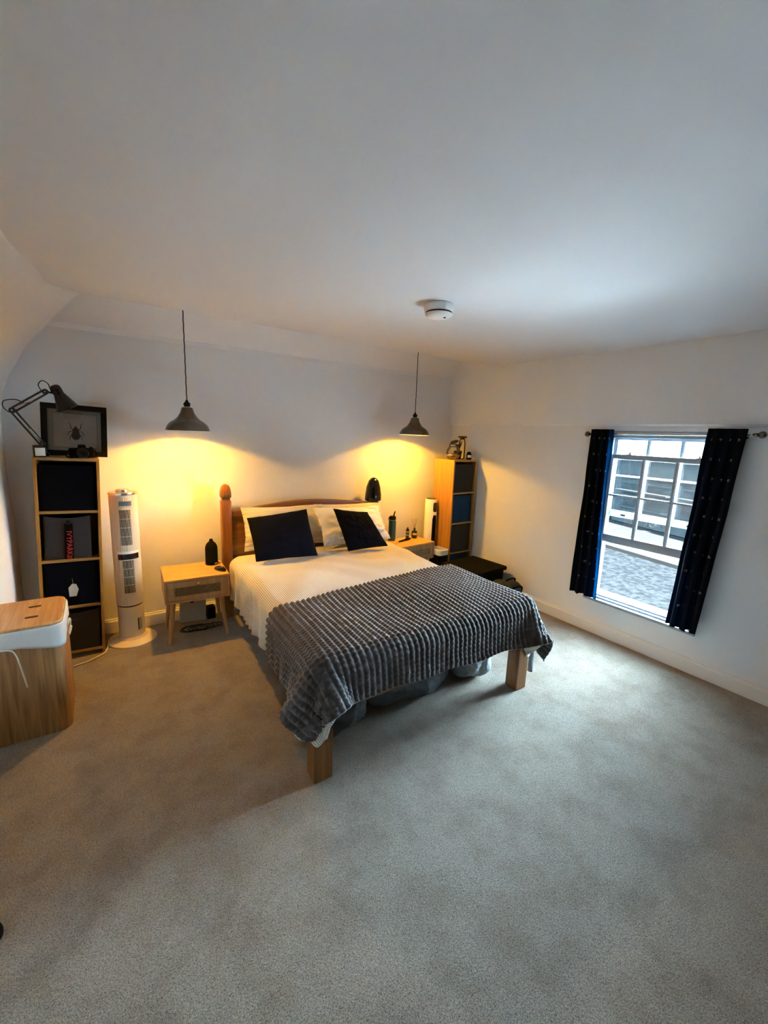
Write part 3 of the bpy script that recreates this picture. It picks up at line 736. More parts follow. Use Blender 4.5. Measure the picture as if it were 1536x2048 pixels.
# left unit: it leans a little to the right against nothing but its own boards
LU, zz, ch, iw = shelf_unit('oak cube shelf standing in the left corner beneath the beetle picture', (-.220, 3.30, .0), (0, math.radians(2.4), math.radians(1.5)))
bpy.context.view_layer.update(); LM = LU.matrix_world.copy()
LU.location.z = .335 / 2 * math.sin(math.radians(2.4)); bpy.context.view_layer.update(); LM = LU.matrix_world.copy()
gL = 'fabric boxes in the left shelf'
b4 = fabric_box('near-black canvas box in the left shelf, topmost compartment', LM, (0, .012, zz[3] + .001), iw - .012, ch - .03, .255, M['box_black'], 0, 1, gL)
b3 = fabric_box('taupe canvas box with a black strap with red lettering, left shelf', LM, (-.012, .02, zz[2] + .001), iw - .055, ch - .035, .245, M['box_taupe'], .018, 2, gL)
b2 = fabric_box('near-black canvas box with a pale paper tag, left shelf', LM, (0, .012, zz[1] + .001), iw - .012, ch - .03, .255, M['box_black'], 0, 3, gL)
b1 = fabric_box('taupe canvas box in the left shelf, lowest compartment by the floor', LM, (.006, .012, zz[0] + .001), iw - .03, ch - .045, .255, M['box_taupe'], .012, 4, gL)
bm = new(); box(bm, (-.018, -.006, 0), (.026, .002, ch - .085)); st = obj('strap', bm, M['matte_black'], b3, bevel=.001)
bm = new(); box(bm, (-.008, -.010, ch - .090), (.016, .002, ch - .062)); obj('buckle', bm, M['black'], b3, bevel=.003)
text('lettering', 'IVYPARK', .042, M['red'], b3, (.005, -.0075, .105), (PI / 2, PI / 2, 0))
for kk in range(3):
    bm = new(); box(bm, (-.010, -.0078, .004 + kk * .007), (.018, -.006, .007 + kk * .007)); obj('red_stripe', bm, M['red'], b3)
bm = new(); prism(bm, [(-.022, 0), (.016, 0), (.028, .045), (.016, .082), (-.006, .086), (-.026, .06)], 0, .001); obj('paper_tag', bm, M['tag'], b2, loc=(.004, -.006, .065), rot=(PI / 2, 0, 0))
bm = new(); tube(bm, [(.004, -.004, .148), (.002, -.004, .165), (.0, -.002, .185)], .001, 6); obj('tag_string', bm, M['string'], b2)
bm = new(); tube(bm, spline([(-.03, -.001, ch - .085), (-.02, -.008, ch - .1), (.02, -.008, ch - .1), (.03, -.001, ch - .085)]), .004, 8); obj('handle', bm, M['box_taupe'], b1)
# right unit
RU, zz, ch, iw = shelf_unit('oak cube shelf in the right corner holding grey and blue boxes', (3.146, 3.145, 0), (0, math.radians(-.4), math.radians(0)), w=.325, d=.30)
RU.location.z = .0012; bpy.context.view_layer.update(); RM = RU.matrix_world.copy()
gR = 'fabric boxes in the right shelf'
for k, (mm, lb) in enumerate(((M['box_blue'], 'petrol blue canvas box in the right shelf, lowest compartment behind the black case'), (M['box_grey'], 'charcoal canvas box in the right shelf, second from the floor'), (M['box_blue'], 'petrol blue canvas box in the right shelf, second from the top'), (M['box_grey'], 'charcoal canvas box in the right shelf, topmost compartment'))):
    b = fabric_box(lb, RM, (0, .010, zz[k] + .001), iw - .014, ch - .028, .265, mm, .006 if k in (0, 2) else 0, 20 + k, gR)
    if k in (0, 2):
        bm = new(); box(bm, (.004, -.006, ch - .055), (.034, .002, ch - .042)); obj('handle', bm, M['box_blue'], b, bevel=.002)

# ------------------------------------------------------------------ on the left shelf
ZT = 1.337
fr = thing('picture_frame', 'black framed beetle print standing on the left shelf', 'picture', (-.125, 3.475, ZT + .008), (math.radians(-7), math.radians(2.4), math.radians(-3)))
fw, fh, ft = .355, .335, .034
bm = new()
for a, b in (((-fw / 2, 0, 0), (fw / 2, .025, ft)), ((-fw / 2, 0, fh - ft), (fw / 2, .025, fh)), ((-fw / 2, 0, ft), (-fw / 2 + ft, .025, fh - ft)), ((fw / 2 - ft, 0, ft), (fw / 2, .025, fh - ft))): box(bm, a, b)
obj('frame', bm, M['black'], fr, bevel=.002)
bm = new(); box(bm, (-fw / 2 + ft, .016, ft), (fw / 2 - ft, .020, fh - ft)); obj('mount', bm, M['mount'], fr)
bm = new(); box(bm, (-fw / 2 + ft + .026, .0145, ft + .022), (fw / 2 - ft - .022, .016, fh - ft - .022)); pr_ = obj('print', bm, M['paper'], fr)
bm = new(); e0, e1, g0, g1 = -fw / 2 + ft + .026, fw / 2 - ft - .022, ft + .022, fh - ft - .022
for a, b in (((e0, .0138, g0), (e1, .0146, g0 + .0016)), ((e0, .0138, g1 - .0016), (e1, .0146, g1)), ((e0, .0138, g0), (e0 + .0016, .0146, g1)), ((e1 - .0016, .0138, g0), (e1, .0146, g1))): box(bm, a, b)
obj('border_line', bm, M['ink'], pr_)
def flat_ell(bm, cx_, cz, rx, rz, y0=.0132, y1=.0146, n=20):
    a = [bm.verts.new((cx_ + rx * math.cos(2 * PI * i / n), y0, cz + rz * math.sin(2 * PI * i / n))) for i in range(n)]
    bm.faces.new(a)
    b = [bm.verts.new((v.co.x, y1, v.co.z)) for v in a]
    for i in range(n): bm.faces.new((a[i], a[(i + 1) % n], b[(i + 1) % n], b[i]))
bm = new(); bz = .158
flat_ell(bm, .004, bz - .022, .024, .030); flat_ell(bm, .004, bz + .012, .019, .013); flat_ell(bm, .004, bz + .028, .009, .009)
for s in (-1, 1):
    for pts in ([(.012, .018), (.026, .022), (.028, .045), (.038, .066)], [(.014, .0), (.030, .006), (.040, -.012), (.048, -.022)], [(.016, -.022), (.028, -.020), (.030, -.036), (.036, -.052)]):
        tube(bm, [(.004 + s * x, .0138, bz + z) for x, z in pts], [.0032, .0026, .0022, .001], 6)
obj('beetle_drawing', bm, M['ink'], pr_)
bm = new(); box(bm, (-fw / 2 + ft, .008, ft), (fw / 2 - ft, .010, fh - ft)); obj('pane', bm, M['glass'], fr)

dl = thing('desk_lamp', 'dark green jointed desk lamp with black shade on the left shelf', 'lamp', (-.285, 3.40, ZT + .0105))
bm = new(); box(bm, (-.03, -.03, 0), (.03, .03, .022)); lathe(bm, [(.020, .022), (.020, .05), (.012, .065), (.008, .085), (0, .086)], (0, 0, 0), 18); obj('clamp_base', bm, M['black'], dl, bevel=.003)
def arm(a, b, gap, name):
    a, b = Vector(a), Vector(b); d = (b - a).normalized(); n = Vector((-d.z, 0, d.x)) * gap; bm = new()
    for s in (-1, 1):
        tube(bm, [a + n * s, b + n * s], .0055, 8)
    obj(name, bm, M['lampgreen'], dl, smooth=True)
EL, TJ = (-.118, -.05, .272), (.045, -.05, .392)
arm((0.0, 0, .075), EL, .011, 'lower_arm'); arm(EL, TJ, .012, 'upper_arm')
bm = new(); tube(bm, [(.0, -.004, .085), (-.05, -.024, .17)], .0055, 10); obj('spring', bm, M['chrome'], dl, smooth=True); bm = new(); tube(bm, [(-.085, -.05, .305), (-.01, -.05, .335)], .005, 10); obj('spring', bm, M['chrome'], dl, smooth=True)
for c_ in (EL, TJ, (0, 0, .075)):
    bm = new(); lathe(bm, [(.0, -.010), (.017, -.009), (.017, .009), (.0, .010)], c_, 16, ax='y'); j = obj('joint', bm, M['lampgreen'], dl, smooth='auto')
    bm = new(); lathe(bm, [(.0, -.014), (.005, -.013), (.005, -.009)], c_, 10, ax='y'); obj('screw', bm, M['chrome'], j)
bm = new(); lathe(bm, [(.024, .006), (.028, 0), (.030, -.02), (.028, -.045), (.034, -.06), (.056, -.125), (.060, -.135), (.056, -.134), (.030, -.06), (.02, -.04), (0, -.035)], (0, 0, 0), 28)
lathe(bm, [(0, .012), (.016, .010), (.024, .004)], (0, 0, 0), 28)
obj('shade', bm, M['gloss_black'], dl, smooth=True, loc=(.092, -.06, .424), rot=(math.radians(12), math.radians(-24), 0))
bm = new(); tube(bm, [TJ, (.078, -.055, .388), (.098, -.058, .395)], .006, 8); obj('bracket', bm, M['black'], dl, smooth=True)
bm = new(); tube(bm, spline([(.028, -.052, .392), (.015, -.05, .43), (.035, -.05, .456), (.062, -.05, .44), (.070, -.05, .41), (.092, -.05, .402)]), .0026, 7); obj('cable', bm, M['black'], dl, smooth=True)
bm = new(); tube(bm, spline([(-.06, -.05, .318), (-.10, -.05, .336), (-.150, -.05, .325), (-.158, -.05, .292), (-.135, -.05, .262), (-.11, -.048, .262)]), .0026, 7); obj('cable', bm, M['black'], dl, smooth=True)

cn = thing('candle_jar', 'small dark candle jar with white label at the left shelf edge', 'candle', (-.296, 3.318, ZT + .0108))
bm = new(); lathe(bm, [(.030, 0), (.031, .004), (.031, .068), (.029, .071), (.028, .066), (0, .064)], seg=28); obj('jar', bm, M['amber'], cn, smooth='auto')
bm = new(); lathe(bm, [(.0315, .008), (.0317, .009), (.0317, .056), (.0315, .057)], seg=20, a0=math.radians(-125), a1=math.radians(-20)); obj('label', bm, M['label'], cn, smooth=True)
cm = thing('camera', 'black photographic camera with strap lying on the left shelf in front of the print', 'camera', (-.085, 3.345, ZT + .004), math.radians(6))
bm = new(); prism(bm, rrect(.135, .045, .015), 0, .062); obj('camera_body', bm, M['matte_black'], cm, bevel=.004)
bm = new(); prism(bm, [(-.025, -.02), (.025, -.02), (.020, .018), (-.020, .018)], .062, .084, top_scale=.75); obj('viewfinder_hump', bm, M['matte_black'], cm, bevel=.003)
bm = new(); lathe(bm, [(.030, -.022), (.031, -.05), (.028, -.060), (.020, -.060), (.018, -.052), (0, -.050)], (.0, 0, .033), 24, ax='y'); obj('lens', bm, M['black'], cm, smooth='auto')
bm = new(); lathe(bm, [(.010, .062), (.010, .070), (0, .071)], (.05, 0, 0), 16); obj('dial', bm, M['black'], cm, smooth='auto')
bm = new(); tube(bm, spline([(-.066, 0, .05), (-.085, -.02, .02), (-.07, -.035, .006), (-.03, -.03, .006), (.04, -.036, .006), (.083, -.02, .015), (.067, 0, .05)]), .005, 6); obj('strap', bm, M['matte_black'], cm, smooth=True)

# ------------------------------------------------------------------ tower fan (left)
tf = thing('tower_fan', 'tall ivory ribbed tower fan with round foot beside the left shelf', 'fan', (.122, 3.43, 0), math.radians(2))
bm = new(); lathe(bm, [(.158, 0), (.160, .006), (.156, .012), (.125, .022), (.098, .030), (.090, .045), (0, .045)], seg=48); obj('foot', bm, M['fan'], tf, smooth='auto')
bm = new(); lathe(bm, [(.084, .045), (.084, .275), (.080, .279), (0, .279)], seg=40); obj('lower_body', bm, M['fan'], tf, smooth='auto')
bm = new(); lathe(bm, [(.0815, .279), (.0815, .288), (0, .288)], seg=40); obj('joint_ring', bm, M['black'], tf, smooth='auto')
def ribbed(z0, z1):
    bm = new(); n = 144; ring = [[], []]; R = .086
    for i in range(n):
        a = 2 * PI * i / n; front = abs(((a + PI / 2 + PI) % (2 * PI)) - PI) < math.radians(27)
        r = R - (.0022 if (i % 3 == 0) else 0)
        for q, z in enumerate((z0, z1)): ring[q].append(bm.verts.new((r * math.cos(a), r * math.sin(a), z)))
    for i in range(n): bm.faces.new((ring[0][i], ring[0][(i + 1) % n], ring[1][(i + 1) % n], ring[1][i]))
    bm.faces.new(ring[0][::-1]); bm.faces.new(ring[1]); return bm
obj('ribbed_casing', ribbed(.288, 1.088), M['fan'], tf)
bm = new(); lathe(bm, [(.087, 1.085), (.089, 1.092), (.088, 1.100), (.082, 1.103), (.03, 1.103), (0, 1.103)], seg=44); obj('top_rim', bm, M['chrome'], tf, smooth='auto')
bm = new(); lathe(bm, [(.042, 1.103), (.042, 1.116), (.036, 1.122), (0, 1.122)], seg=30); obj('top_dial', bm, M['chrome'], tf, smooth='auto')
def arc_patch(a0, a1, z0, z1, R, th=.002, seg=20):
    bm = new(); lathe(bm, [(R - .004, z0), (R, z0), (R, z1), (R - .004, z1)], seg=seg, a0=math.radians(a0), a1=math.radians(a1)); return bm
obj('display', arc_patch(-112, -62, 1.015, 1.045, .0885), mat('display_panel', (.10, .14, .18), .15), tf, smooth='auto')
obj('black_band', arc_patch(-132, -42, .632, .672, .0885), M['gloss_black'], tf, smooth='auto')
obj('band_rim', arc_patch(-134, -40, .672, .690, .0880), M['fan_white'], tf, smooth='auto')
for z0, z1 in ((.735, .985), (.385, .625)):
    vp = obj('vent_recess', arc_patch(-115, -68, z0, z1, .0868), M['matte_black'], tf, smooth='auto')
    bm = new()
    for k in range(9):
        a = math.radians(-115 + (k + .5) * 47 / 9); c_, s_ = math.cos(a), math.sin(a)
        p = [(.0865, -.0011), (.0890, -.0011), (.0890, .0011), (.0865, .0011)]
        prism(bm, [(r * c_ - t * s_, r * s_ + t * c_) for r, t in p], z0, z1)
    for k in range(1, 4): lathe(bm, [(.0866, z0 + (z1 - z0) * k / 4 - .001), (.0882, z0 + (z1 - z0) * k / 4 - .001), (.0882, z0 + (z1 - z0) * k / 4 + .001), (.0866, z0 + (z1 - z0) * k / 4 + .001)], seg=14, a0=math.radians(-115), a1=math.radians(-68))
    obj('vent_slats', bm, M['fan'], vp)
wi = obj('water_gauge', arc_patch(-66, -45, .095, .185, .0852), M['beige'], tf, smooth='auto')
obj('gauge_window', arc_patch(-68, -63, .095, .185, .0860), M['black'], tf, smooth='auto')
bm = new(); tube(bm, spline([(-.036, 3.385, .008), (-.042, 3.32, .006), (-.065, 3.27, .006), (-.14, 3.21, .006), (-.235, 3.175, .006), (-.33, 3.15, .006)]), .0042, 8)
tag(obj('power_cable', bm, M['cable_white'], smooth=True), 'thin white cable running from the tower fan across the carpet', 'cable')

# ------------------------------------------------------------------ nightstands
def nightstand(label, loc, rotz, w, d, top=.500, h=.175, rattan=False, m=None):
    t = thing('nightstand', label, 'nightstand', loc, rotz, None)
    z0 = top - h; th = .016
    bm = new(); box(bm, (-w / 2, 0, top - th), (w / 2, d, top)); obj('top_panel', bm, M['light_oak'], t, bevel=.002)
    bm = new(); box(bm, (-w / 2, .0, z0), (-w / 2 + th, d, top - th)); box(bm, (w / 2 - th, 0, z0), (w / 2, d, top - th)); box(bm, (-w / 2 + th, .0, z0), (w / 2 - th, d, z0 + th)); box(bm, (-w / 2 + th, d - .01, z0 + th), (w / 2 - th, d, top - th))
    obj('carcass', bm, M['light_oak_z'], t, bevel=.001)
    dw, dz0, dz1 = w / 2 - th - .002, z0 + th + .003, top - th - .003; bx_, bz = .045, .030
    bm = new(); y0, y1 = .002, .020
    for a, b in (((-dw, y0, dz0), (dw, y1, dz0 + bz)), ((-dw, y0, dz1 - bz - .012), (dw, y1, dz1)), ((-dw, y0, dz0 + bz), (-dw + bx_, y1, dz1 - bz - .012)), ((dw - bx_, y0, dz0 + bz), (dw, y1, dz1 - bz - .012))): box(bm, a, b)
    dr = obj('drawer', bm, M['light_oak_z'], t, bevel=.001)
    bm = new(); box(bm, (-dw + bx_, .010, dz0 + bz), (dw - bx_, .016, dz1 - bz - .012)); obj('inset_panel', bm, M['rattan'] if rattan else M['slat_dark'], dr)
    if not rattan:
        bm = new(); n = 26; L = 2 * (dw - bx_)
        for k in range(n):
            xx = -dw + bx_ + L * (k + .5) / n; box(bm, (xx - .0028, .006, dz0 + bz), (xx + .0028, .012, dz1 - bz - .012))
        obj('cane_slats', bm, M['rattan'], dr)
    bm = new(); lathe(bm, [(.0045, .002), (.0045, -.010), (.011, -.014), (.012, -.020), (.009, -.024), (0, -.025)], (0, 0, dz1 - .022), 16, ax='y'); obj('knob', bm, M['chrome'], dr, smooth=True)
    for sx_ in (-1, 1):
        for sy_ in (0, 1):
            a = Vector((sx_ * (w / 2 - .055), .055 if not sy_ else d - .055, z0)); b = Vector((sx_ * (w / 2 - .018), .055 - .012 if not sy_ else d - .018, 0))
            bm = new(); tube(bm, [a, a.lerp(b, .5), b], [.0185, .0155, .0105], 16); obj('leg', bm, M['light_oak_z'], t, smooth='auto')
    return t
nightstand('light oak nightstand left of the bed with ribbed dark drawer front', (.535, 3.135, 0), math.radians(-3), .435, .375)
NR = nightstand('light oak nightstand right of the bed with woven rattan drawer front', (2.572, 3.170, 0), math.radians(5.5), .495, .300, rattan=True)
ZN = .501
# on the left nightstand
df = thing('aroma_diffuser', 'matte black dome shaped aroma diffuser on the left nightstand', 'diffuser', (.690, 3.415, ZN))
bm = new(); lathe(bm, [(.045, 0), (.047, .003), (.047, .024), (.046, .026)] + [(.046, .13), (.043, .148), (.034, .168), (.018, .184), (.013, .190), (.013, .202), (.009, .204), (.007, .198), (0, .197)], seg=36); obj('body', bm, M['matte_black'], df, smooth='auto')
bm = new(); lathe(bm, [(.0475, .008), (.0478, .009), (.0478, .018), (.0475, .019)], seg=8, a0=math.radians(-75), a1=math.radians(-42)); obj('button_plate', bm, M['label'], df)
ms = thing('computer_mouse', 'small glossy black mouse near the front of the left nightstand', 'computer mouse', (.712, 3.235, ZN), math.radians(24))
bm = new(); bmesh.ops.create_uvsphere(bm, u_segments=28, v_segments=16, radius=1)
for v in bm.verts: v.co = Vector((v.co.x * .027, v.co.y * .064, max(v.co.z, -.05) * .030 * (1 - .25 * v.co.y) + .0016))
obj('shell', bm, M['gloss_black'], ms, smooth=True)
bm = new(); lathe(bm, [(0, -.004), (.009, -.003), (.009, .003), (0, .004)], (0, -.022, .030), 14, ax='x'); obj('wheel', bm, M['chrome'], ms, smooth=True)
# under the left nightstand
ad = thing('power_adapter_box', 'beige box leaning on the skirting under the left nightstand', 'box', (.545, 3.50, .0), (math.radians(-8), math.radians(3), math.radians(-4)))
bm = new(); box(bm, (-.095, 0, .008), (.100, .05, .185)); obj('casing', bm, M['beige'], ad, bevel=.006)
bm = new(); box(bm, (-.02, -.006, .165), (.005, .0, .21)); obj('strap', bm, M['matte_black'], ad)
bm = new(); box(bm, (-.033, -.04, 0), (.033, .04, .10)); tag(obj('black_box', bm, M['matte_black'], loc=(.692, 3.542, 0), bevel=.006), 'small black box on the carpet under the left nightstand, right side', 'box')
bm = new(); pts = []
rr = random.Random(3)
for k in range(60):
    a = k * .55; pts.append((.50 + .10 * math.cos(a) + k * .0025 + rr.uniform(-.02, .02), 3.36 + .045 * math.sin(a) + rr.uniform(-.01, .01), .008 + .010 * (k % 4) / 3))
tube(bm, spline(pts, 3), .0038, 6); tag(obj('power_cable', bm, M['black'], smooth=True), 'tangled dark cables on the carpet under the left nightstand', 'cable')
bm = new(); tube(bm, spline([(.565, 3.60, .34), (.56, 3.59, .27), (.575, 3.585, .235), (.60, 3.585, .22), (.59, 3.58, .17)]), .003, 6); tag(obj('power_cable', bm, M['cable_white'], smooth=True), 'thin pale cable hanging on the wall behind the left nightstand', 'cable')
# on the right nightstand
wbt = thing('water_bottle', 'teal metal water bottle with black straw lid on the right nightstand', 'bottle', (2.440, 3.425, ZN))
bm = new(); lathe(bm, [(.036, 0), (.0375, .004), (.0375, .195), (.034, .208), (.030, .212), (0, .212)], seg=32); obj('body', bm, M['teal'], wbt, smooth='auto')
bm = new(); lathe(bm, [(.0305, .210), (.0305, .217), (0, .217)], seg=32); obj('neck_ring', bm, M['chrome'], wbt, smooth='auto')
bm = new(); lathe(bm, [(.034, .217), (.035, .222), (.034, .245), (.028, .252), (0, .253)], seg=32); obj('lid', bm, M['matte_black'], wbt, smooth='auto')
bm = new(); tube(bm, [(.012, 0, .250), (.018, 0, .272), (.028, 0, .300)], [.008, .007, .006], 10); obj('straw', bm, M['matte_black'], wbt, smooth=True)
bm = new(); tube(bm, spline([(-.030, 0, .245), (-.045, 0, .24), (-.046, 0, .215), (-.033, 0, .205)]), .0035, 8); obj('carry_loop', bm, M['matte_black'], wbt, smooth=True)
sb_ = thing('spray_bottle', 'slim black spray bottle with pale bands on the right nightstand', 'bottle', (2.640, 3.425, ZN))
bm = new(); lathe(bm, [(.017, 0), (.018, .003), (.018, .092), (.014, .098), (.008, .100), (0, .100)], seg=24); obj('body', bm, M['amber'], sb_, smooth='auto')
bm = new(); lathe(bm, [(.009, .100), (.009, .106), (.006, .110), (.006, .118), (0, .118)], seg=16); obj('pump', bm, M['black'], sb_, smooth='auto')
for z0, z1 in ((.066, .076), (.047, .050), (.030, .036)):
    bm = new(); lathe(bm, [(.0182, z0), (.0185, z0), (.0185, z1), (.0182, z1)], seg=24); obj('label', bm, M['label'], sb_)
rd = thing('reed_diffuser', 'dark glass reed diffuser with thin sticks on the right nightstand', 'diffuser', (2.715, 3.405, ZN))
bm = new(); lathe(bm, [(.028, 0), (.030, .003), (.030, .068), (.026, .076), (.013, .082), (.011, .084), (.011, .108), (0, .108)], seg=28); obj('bottle', bm, M['amber'], rd, smooth='auto')
bm = new(); lathe(bm, [(.0302, .036), (.0305, .036), (.0305, .058), (.0302, .058)], seg=16, a0=math.radians(-165), a1=math.radians(-70)); obj('label', bm, M['label'], rd)
for dx, dy in ((-.034, .01), (.0, .01), (.004, -.01), (.036, .0)):
    bm = new(); tube(bm, [(0, 0, .10), (dx, dy, .208)], .0016, 6); obj('reed', bm, M['reed'], rd)
hb = thing('hair_brush', 'long black hairbrush lying on the right nightstand beside the teal bottle', 'hairbrush', (2.55, 3.345, ZN), math.radians(16))
bm = new(); tube(bm, [(-.10, 0, .009), (-.06, 0, .010), (-.01, 0, .011), (.01, 0, .012), (.06, 0, .013), (.095, 0, .011)], [.006, .008, .008, .012, .012, .006], 12); obj('body', bm, M['matte_black'], hb, smooth=True)
bm = new(); tube(bm, spline([(2.475, 3.335, ZN + .003), (2.42, 3.31, ZN + .003), (2.385, 3.29, ZN + .003), (2.372, 3.245, ZN + .003), (2.352, 3.215, ZN + .003)]), .0025, 6)
tag(obj('charging_cable', bm, M['cable_white'], smooth=True), 'thin white charging cable lying across the right nightstand top', 'cable')

# ------------------------------------------------------------------ slim heater tower and bin at right
ht = thing('tower_heater', 'slim white tower fan with black front strip behind the right nightstand', 'fan', (2.908, 3.385, 0), math.radians(-38 + 30))
bm = new(); lathe(bm, [(.060, 0), (.064, .004), (.064, .905), (.060, .912), (.0, .912)], seg=36); obj('body', bm, M['fan_white'], ht, smooth='auto')
bm = new(); lathe(bm, [(.056, .912), (.057, .916), (.050, .920), (0, .919)], seg=30); obj('top_panel', bm, M['darkwood'], ht, smooth='auto')
def rpatch(a0, a1, z0, z1, R, rc):
    n = 16; V = []
    for j in range(n + 1):
        z = z0 + (z1 - z0) * j / n; dz = min(z - z0, z1 - z); k = 1.
        if dz < rc: k = 1 - .35 * (1 - math.sqrt(max(0, 1 - ((rc - dz) / rc) ** 2)))
        V.append([(R * math.cos(a), R * math.sin(a), z) for a in [math.radians((a0 + a1) / 2 + (a1 - a0) / 2 * k * (2 * i / n - 1)) for i in range(n + 1)]])
    return np.array(V)
g = grid_mesh('display', rpatch(-102, -52, .780, .880, .0650, .03), M['gloss_black'], ht)
g = grid_mesh('front_grille', rpatch(-104, -54, .08, .745, .0650, .05), M['matte_black'], ht)
bn = thing('waste_bin', 'slim black bin with white rim between right nightstand and shelf', 'bin', (2.892, 3.205, 0), 0)
bm = new(); prism(bm, rrect(.125, .17, .03), 0, .365, top_scale=1.03); obj('body', bm, M['matte_black'], bn, smooth='auto')
bm = new(); o1 = rrect(.140, .185, .035); o2 = rrect(.122, .167, .028)
rings = [[bm.verts.new((x, y, z)) for x, y in o] for o, z in ((o1, .362), (o1, .414), (o2, .418), (o2, .37))]
for A, B in zip(rings, rings[1:]):
    for i in range(len(A)): bm.faces.new((A[i], A[(i + 1) % len(A)], B[(i + 1) % len(A)], B[i]))
obj('rim', bm, M['fan_white'], bn, smooth='auto')

# ------------------------------------------------------------------ on the right shelf
ZR = 1.338
jr = thing('glass_jar', 'round glass jar of pale sand with tilted dark lid on the right shelf', 'jar', (3.062, 3.262, ZR))
prof = [(.035, 0), (.055, .006), (.072, .035), (.076, .065), (.068, .100), (.052, .125), (.046, .135), (.050, .148), (.050, .156)]
bm = new(); lathe(bm, prof, seg=32, cap=False)
o = obj('glass_body', bm, M['jar'], jr, smooth=True)
bm = new(); lathe(bm, [(.030, .004), (.052, .010), (.068, .034), (.070, .045), (.03, .052), (0, .048)], seg=28); obj('sand', bm, M['sand'], jr, smooth=True)
bm = new(); lathe(bm, [(.0485, .126), (.0515, .130), (.0485, .134)], seg=28); lathe(bm, [(.051, .150), (.053, .154), (.051, .158)], seg=28); obj('neck_wire', bm, M['darkwood'], jr)
bm = new(); lathe(bm, [(.040, 0), (.044, .003), (.044, .012), (.038, .016), (0, .016)], seg=26); obj('lid', bm, M['darkwood'], jr, smooth='auto', loc=(.012, .005, .172), rot=(0, math.radians(-22), 0))
bm = new(); 
for k in range(5): bmesh.ops.create_icosphere(bm, subdivisions=2, radius=.011 + .003 * (k % 3), matrix=Matrix.Translation((-.03 + .016 * k, -.02 + .012 * (k % 2), .052)))
obj('pebbles', bm, M['darkwood'], jr, smooth=True)
pl_ = thing('potted_plant', 'dark spiky plant in a black pot behind the round jar', 'plant', (3.172, 3.312, ZR))
bm = new(); lathe(bm, [(.034, 0), (.042, .07), (.044, .085), (.038, .085), (0, .078)], seg=24); obj('pot', bm, M['matte_black'], pl_, smooth='auto')
for k in range(11):
    a = k * 2.4; L = .05 + .02 * (k % 3); t_ = .35 + .4 * ((k * 7) % 5) / 5
    bm = new(); tube(bm, [(0, 0, .078), (math.cos(a) * L * t_ * .5, math.sin(a) * L * t_ * .5, .078 + L * .7), (math.cos(a) * L * t_, math.sin(a) * L * t_, .078 + L * 1.25)], [.007, .006, .001], 6); obj('leaf', bm, M['leaf'], pl_, smooth=True)
cj = thing('glass_jar', 'tall clear glass jar with flat dark lid at the back of the right shelf', 'jar', (3.258, 3.345, ZR))
bm = new(); lathe(bm, [(.030, 0), (.036, .01), (.036, .17), (.028, .20), (.026, .215)], seg=26); obj('glass_body', bm, M['jar'], cj, smooth=True)
bm = new(); lathe(bm, [(.044, .222), (.046, .226), (.046, .238), (.042, .241), (0, .241)], seg=26); lathe(bm, [(.025, .205), (.025, .222)], seg=20); obj('lid', bm, M['darkwood'], cj, smooth='auto')
bt = thing('candle_tin', 'small black tin with white label at the right shelf edge', 'tin', (3.232, 3.205, ZR + .0005))
bm = new(); lathe(bm, [(.026, 0), (.027, .003), (.027, .055), (.018, .075), (.010, .082), (0, .083)], seg=24); obj('body', bm, M['matte_black'], bt, smooth='auto')
bm = new(); lathe(bm, [(.0272, .022), (.0275, .022), (.0275, .048), (.0272, .048)], seg=14, a0=math.radians(-165), a1=math.radians(-75)); obj('label', bm, M['label'], bt)

# ------------------------------------------------------------------ black case and bag by the right wall
cs = thing('carry_case', 'large black case with brown wooden edge strip beside the right wall', 'case', (3.035, 2.83, 0), math.radians(4))
bm = new(); prism(bm, rrect(.47, .40, .03), 0, .285); obj('body', bm, M['matte_black'], cs, bevel=.01)
bm = new(); prism(bm, rrect(.50, .44, .02), .290, .325); obj('lid', bm, M['matte_black'], cs, bevel=.006)
bm = new(); box(bm, (-.262, -.21, .268), (-.247, .12, .300)); obj('edge_strip', bm, M['pine_y'], cs, bevel=.003)
bp_ = lump('backpack', (3.10, 2.475, .125), (.15, .12, .13), M['slate'], 21, amp=.10)
sx = bp_; root = thing('backpack', 'dark slate bag slumped on the carpet in front of the black case', 'bag', (3.10, 2.475, 0))
bp_.name = 'bag_body'; bp_.parent = root; bp_.location = (0, 0, .125)
bm = new(); tube(bm, spline([(-.10, -.09, .20), (-.02, -.13, .235), (.08, -.12, .22), (.13, -.08, .14), (.12, -.07, .04)]), .010, 8); obj('strap', bm, M['matte_black'], root, smooth=True)
bm = new(); tube(bm, spline([(.0, .02, .235), (.03, -.02, .275), (.09, -.03, .27), (.11, 0, .22)]), .009, 8); obj('carry_handle', bm, M['matte_black'], root, smooth=True)

# ------------------------------------------------------------------ laundry basket
bk = thing('laundry_basket', 'bamboo laundry basket with white cloth liner in the left foreground', 'basket', (-.380, 2.70, 0))
W0, D0 = .345, .405
bm = new(); ol = rrect(W0, D0, .055, 8)
rings = [[bm.verts.new((x * k, y * k, z)) for x, y in ol] for k, z in ((1, 0), (1, .545), (.985, .555), (.96, .555), (.96, .03))]
for A, B in zip(rings, rings[1:]):
    for i in range(len(A)): bm.faces.new((A[i], A[(i + 1) % len(A)], B[(i + 1) % len(A)], B[i]))
bm.faces.new(rings[0][::-1]); bm.faces.new(rings[-1]); obj('bamboo_body', bm, M['bamboo_z'], bk, smooth='auto')
n = 160; per = []
ol2 = rrect(W0 + .004, D0 + .004, .057, 12)
for (x, y), (x2, y2) in zip(ol2, ol2[1:] + ol2[:1]):
    k = max(1, int(math.hypot(x2 - x, y2 - y) / .008))
    for i in range(k): per.append((x + (x2 - x) * i / k, y + (y2 - y) * i / k))
V = []
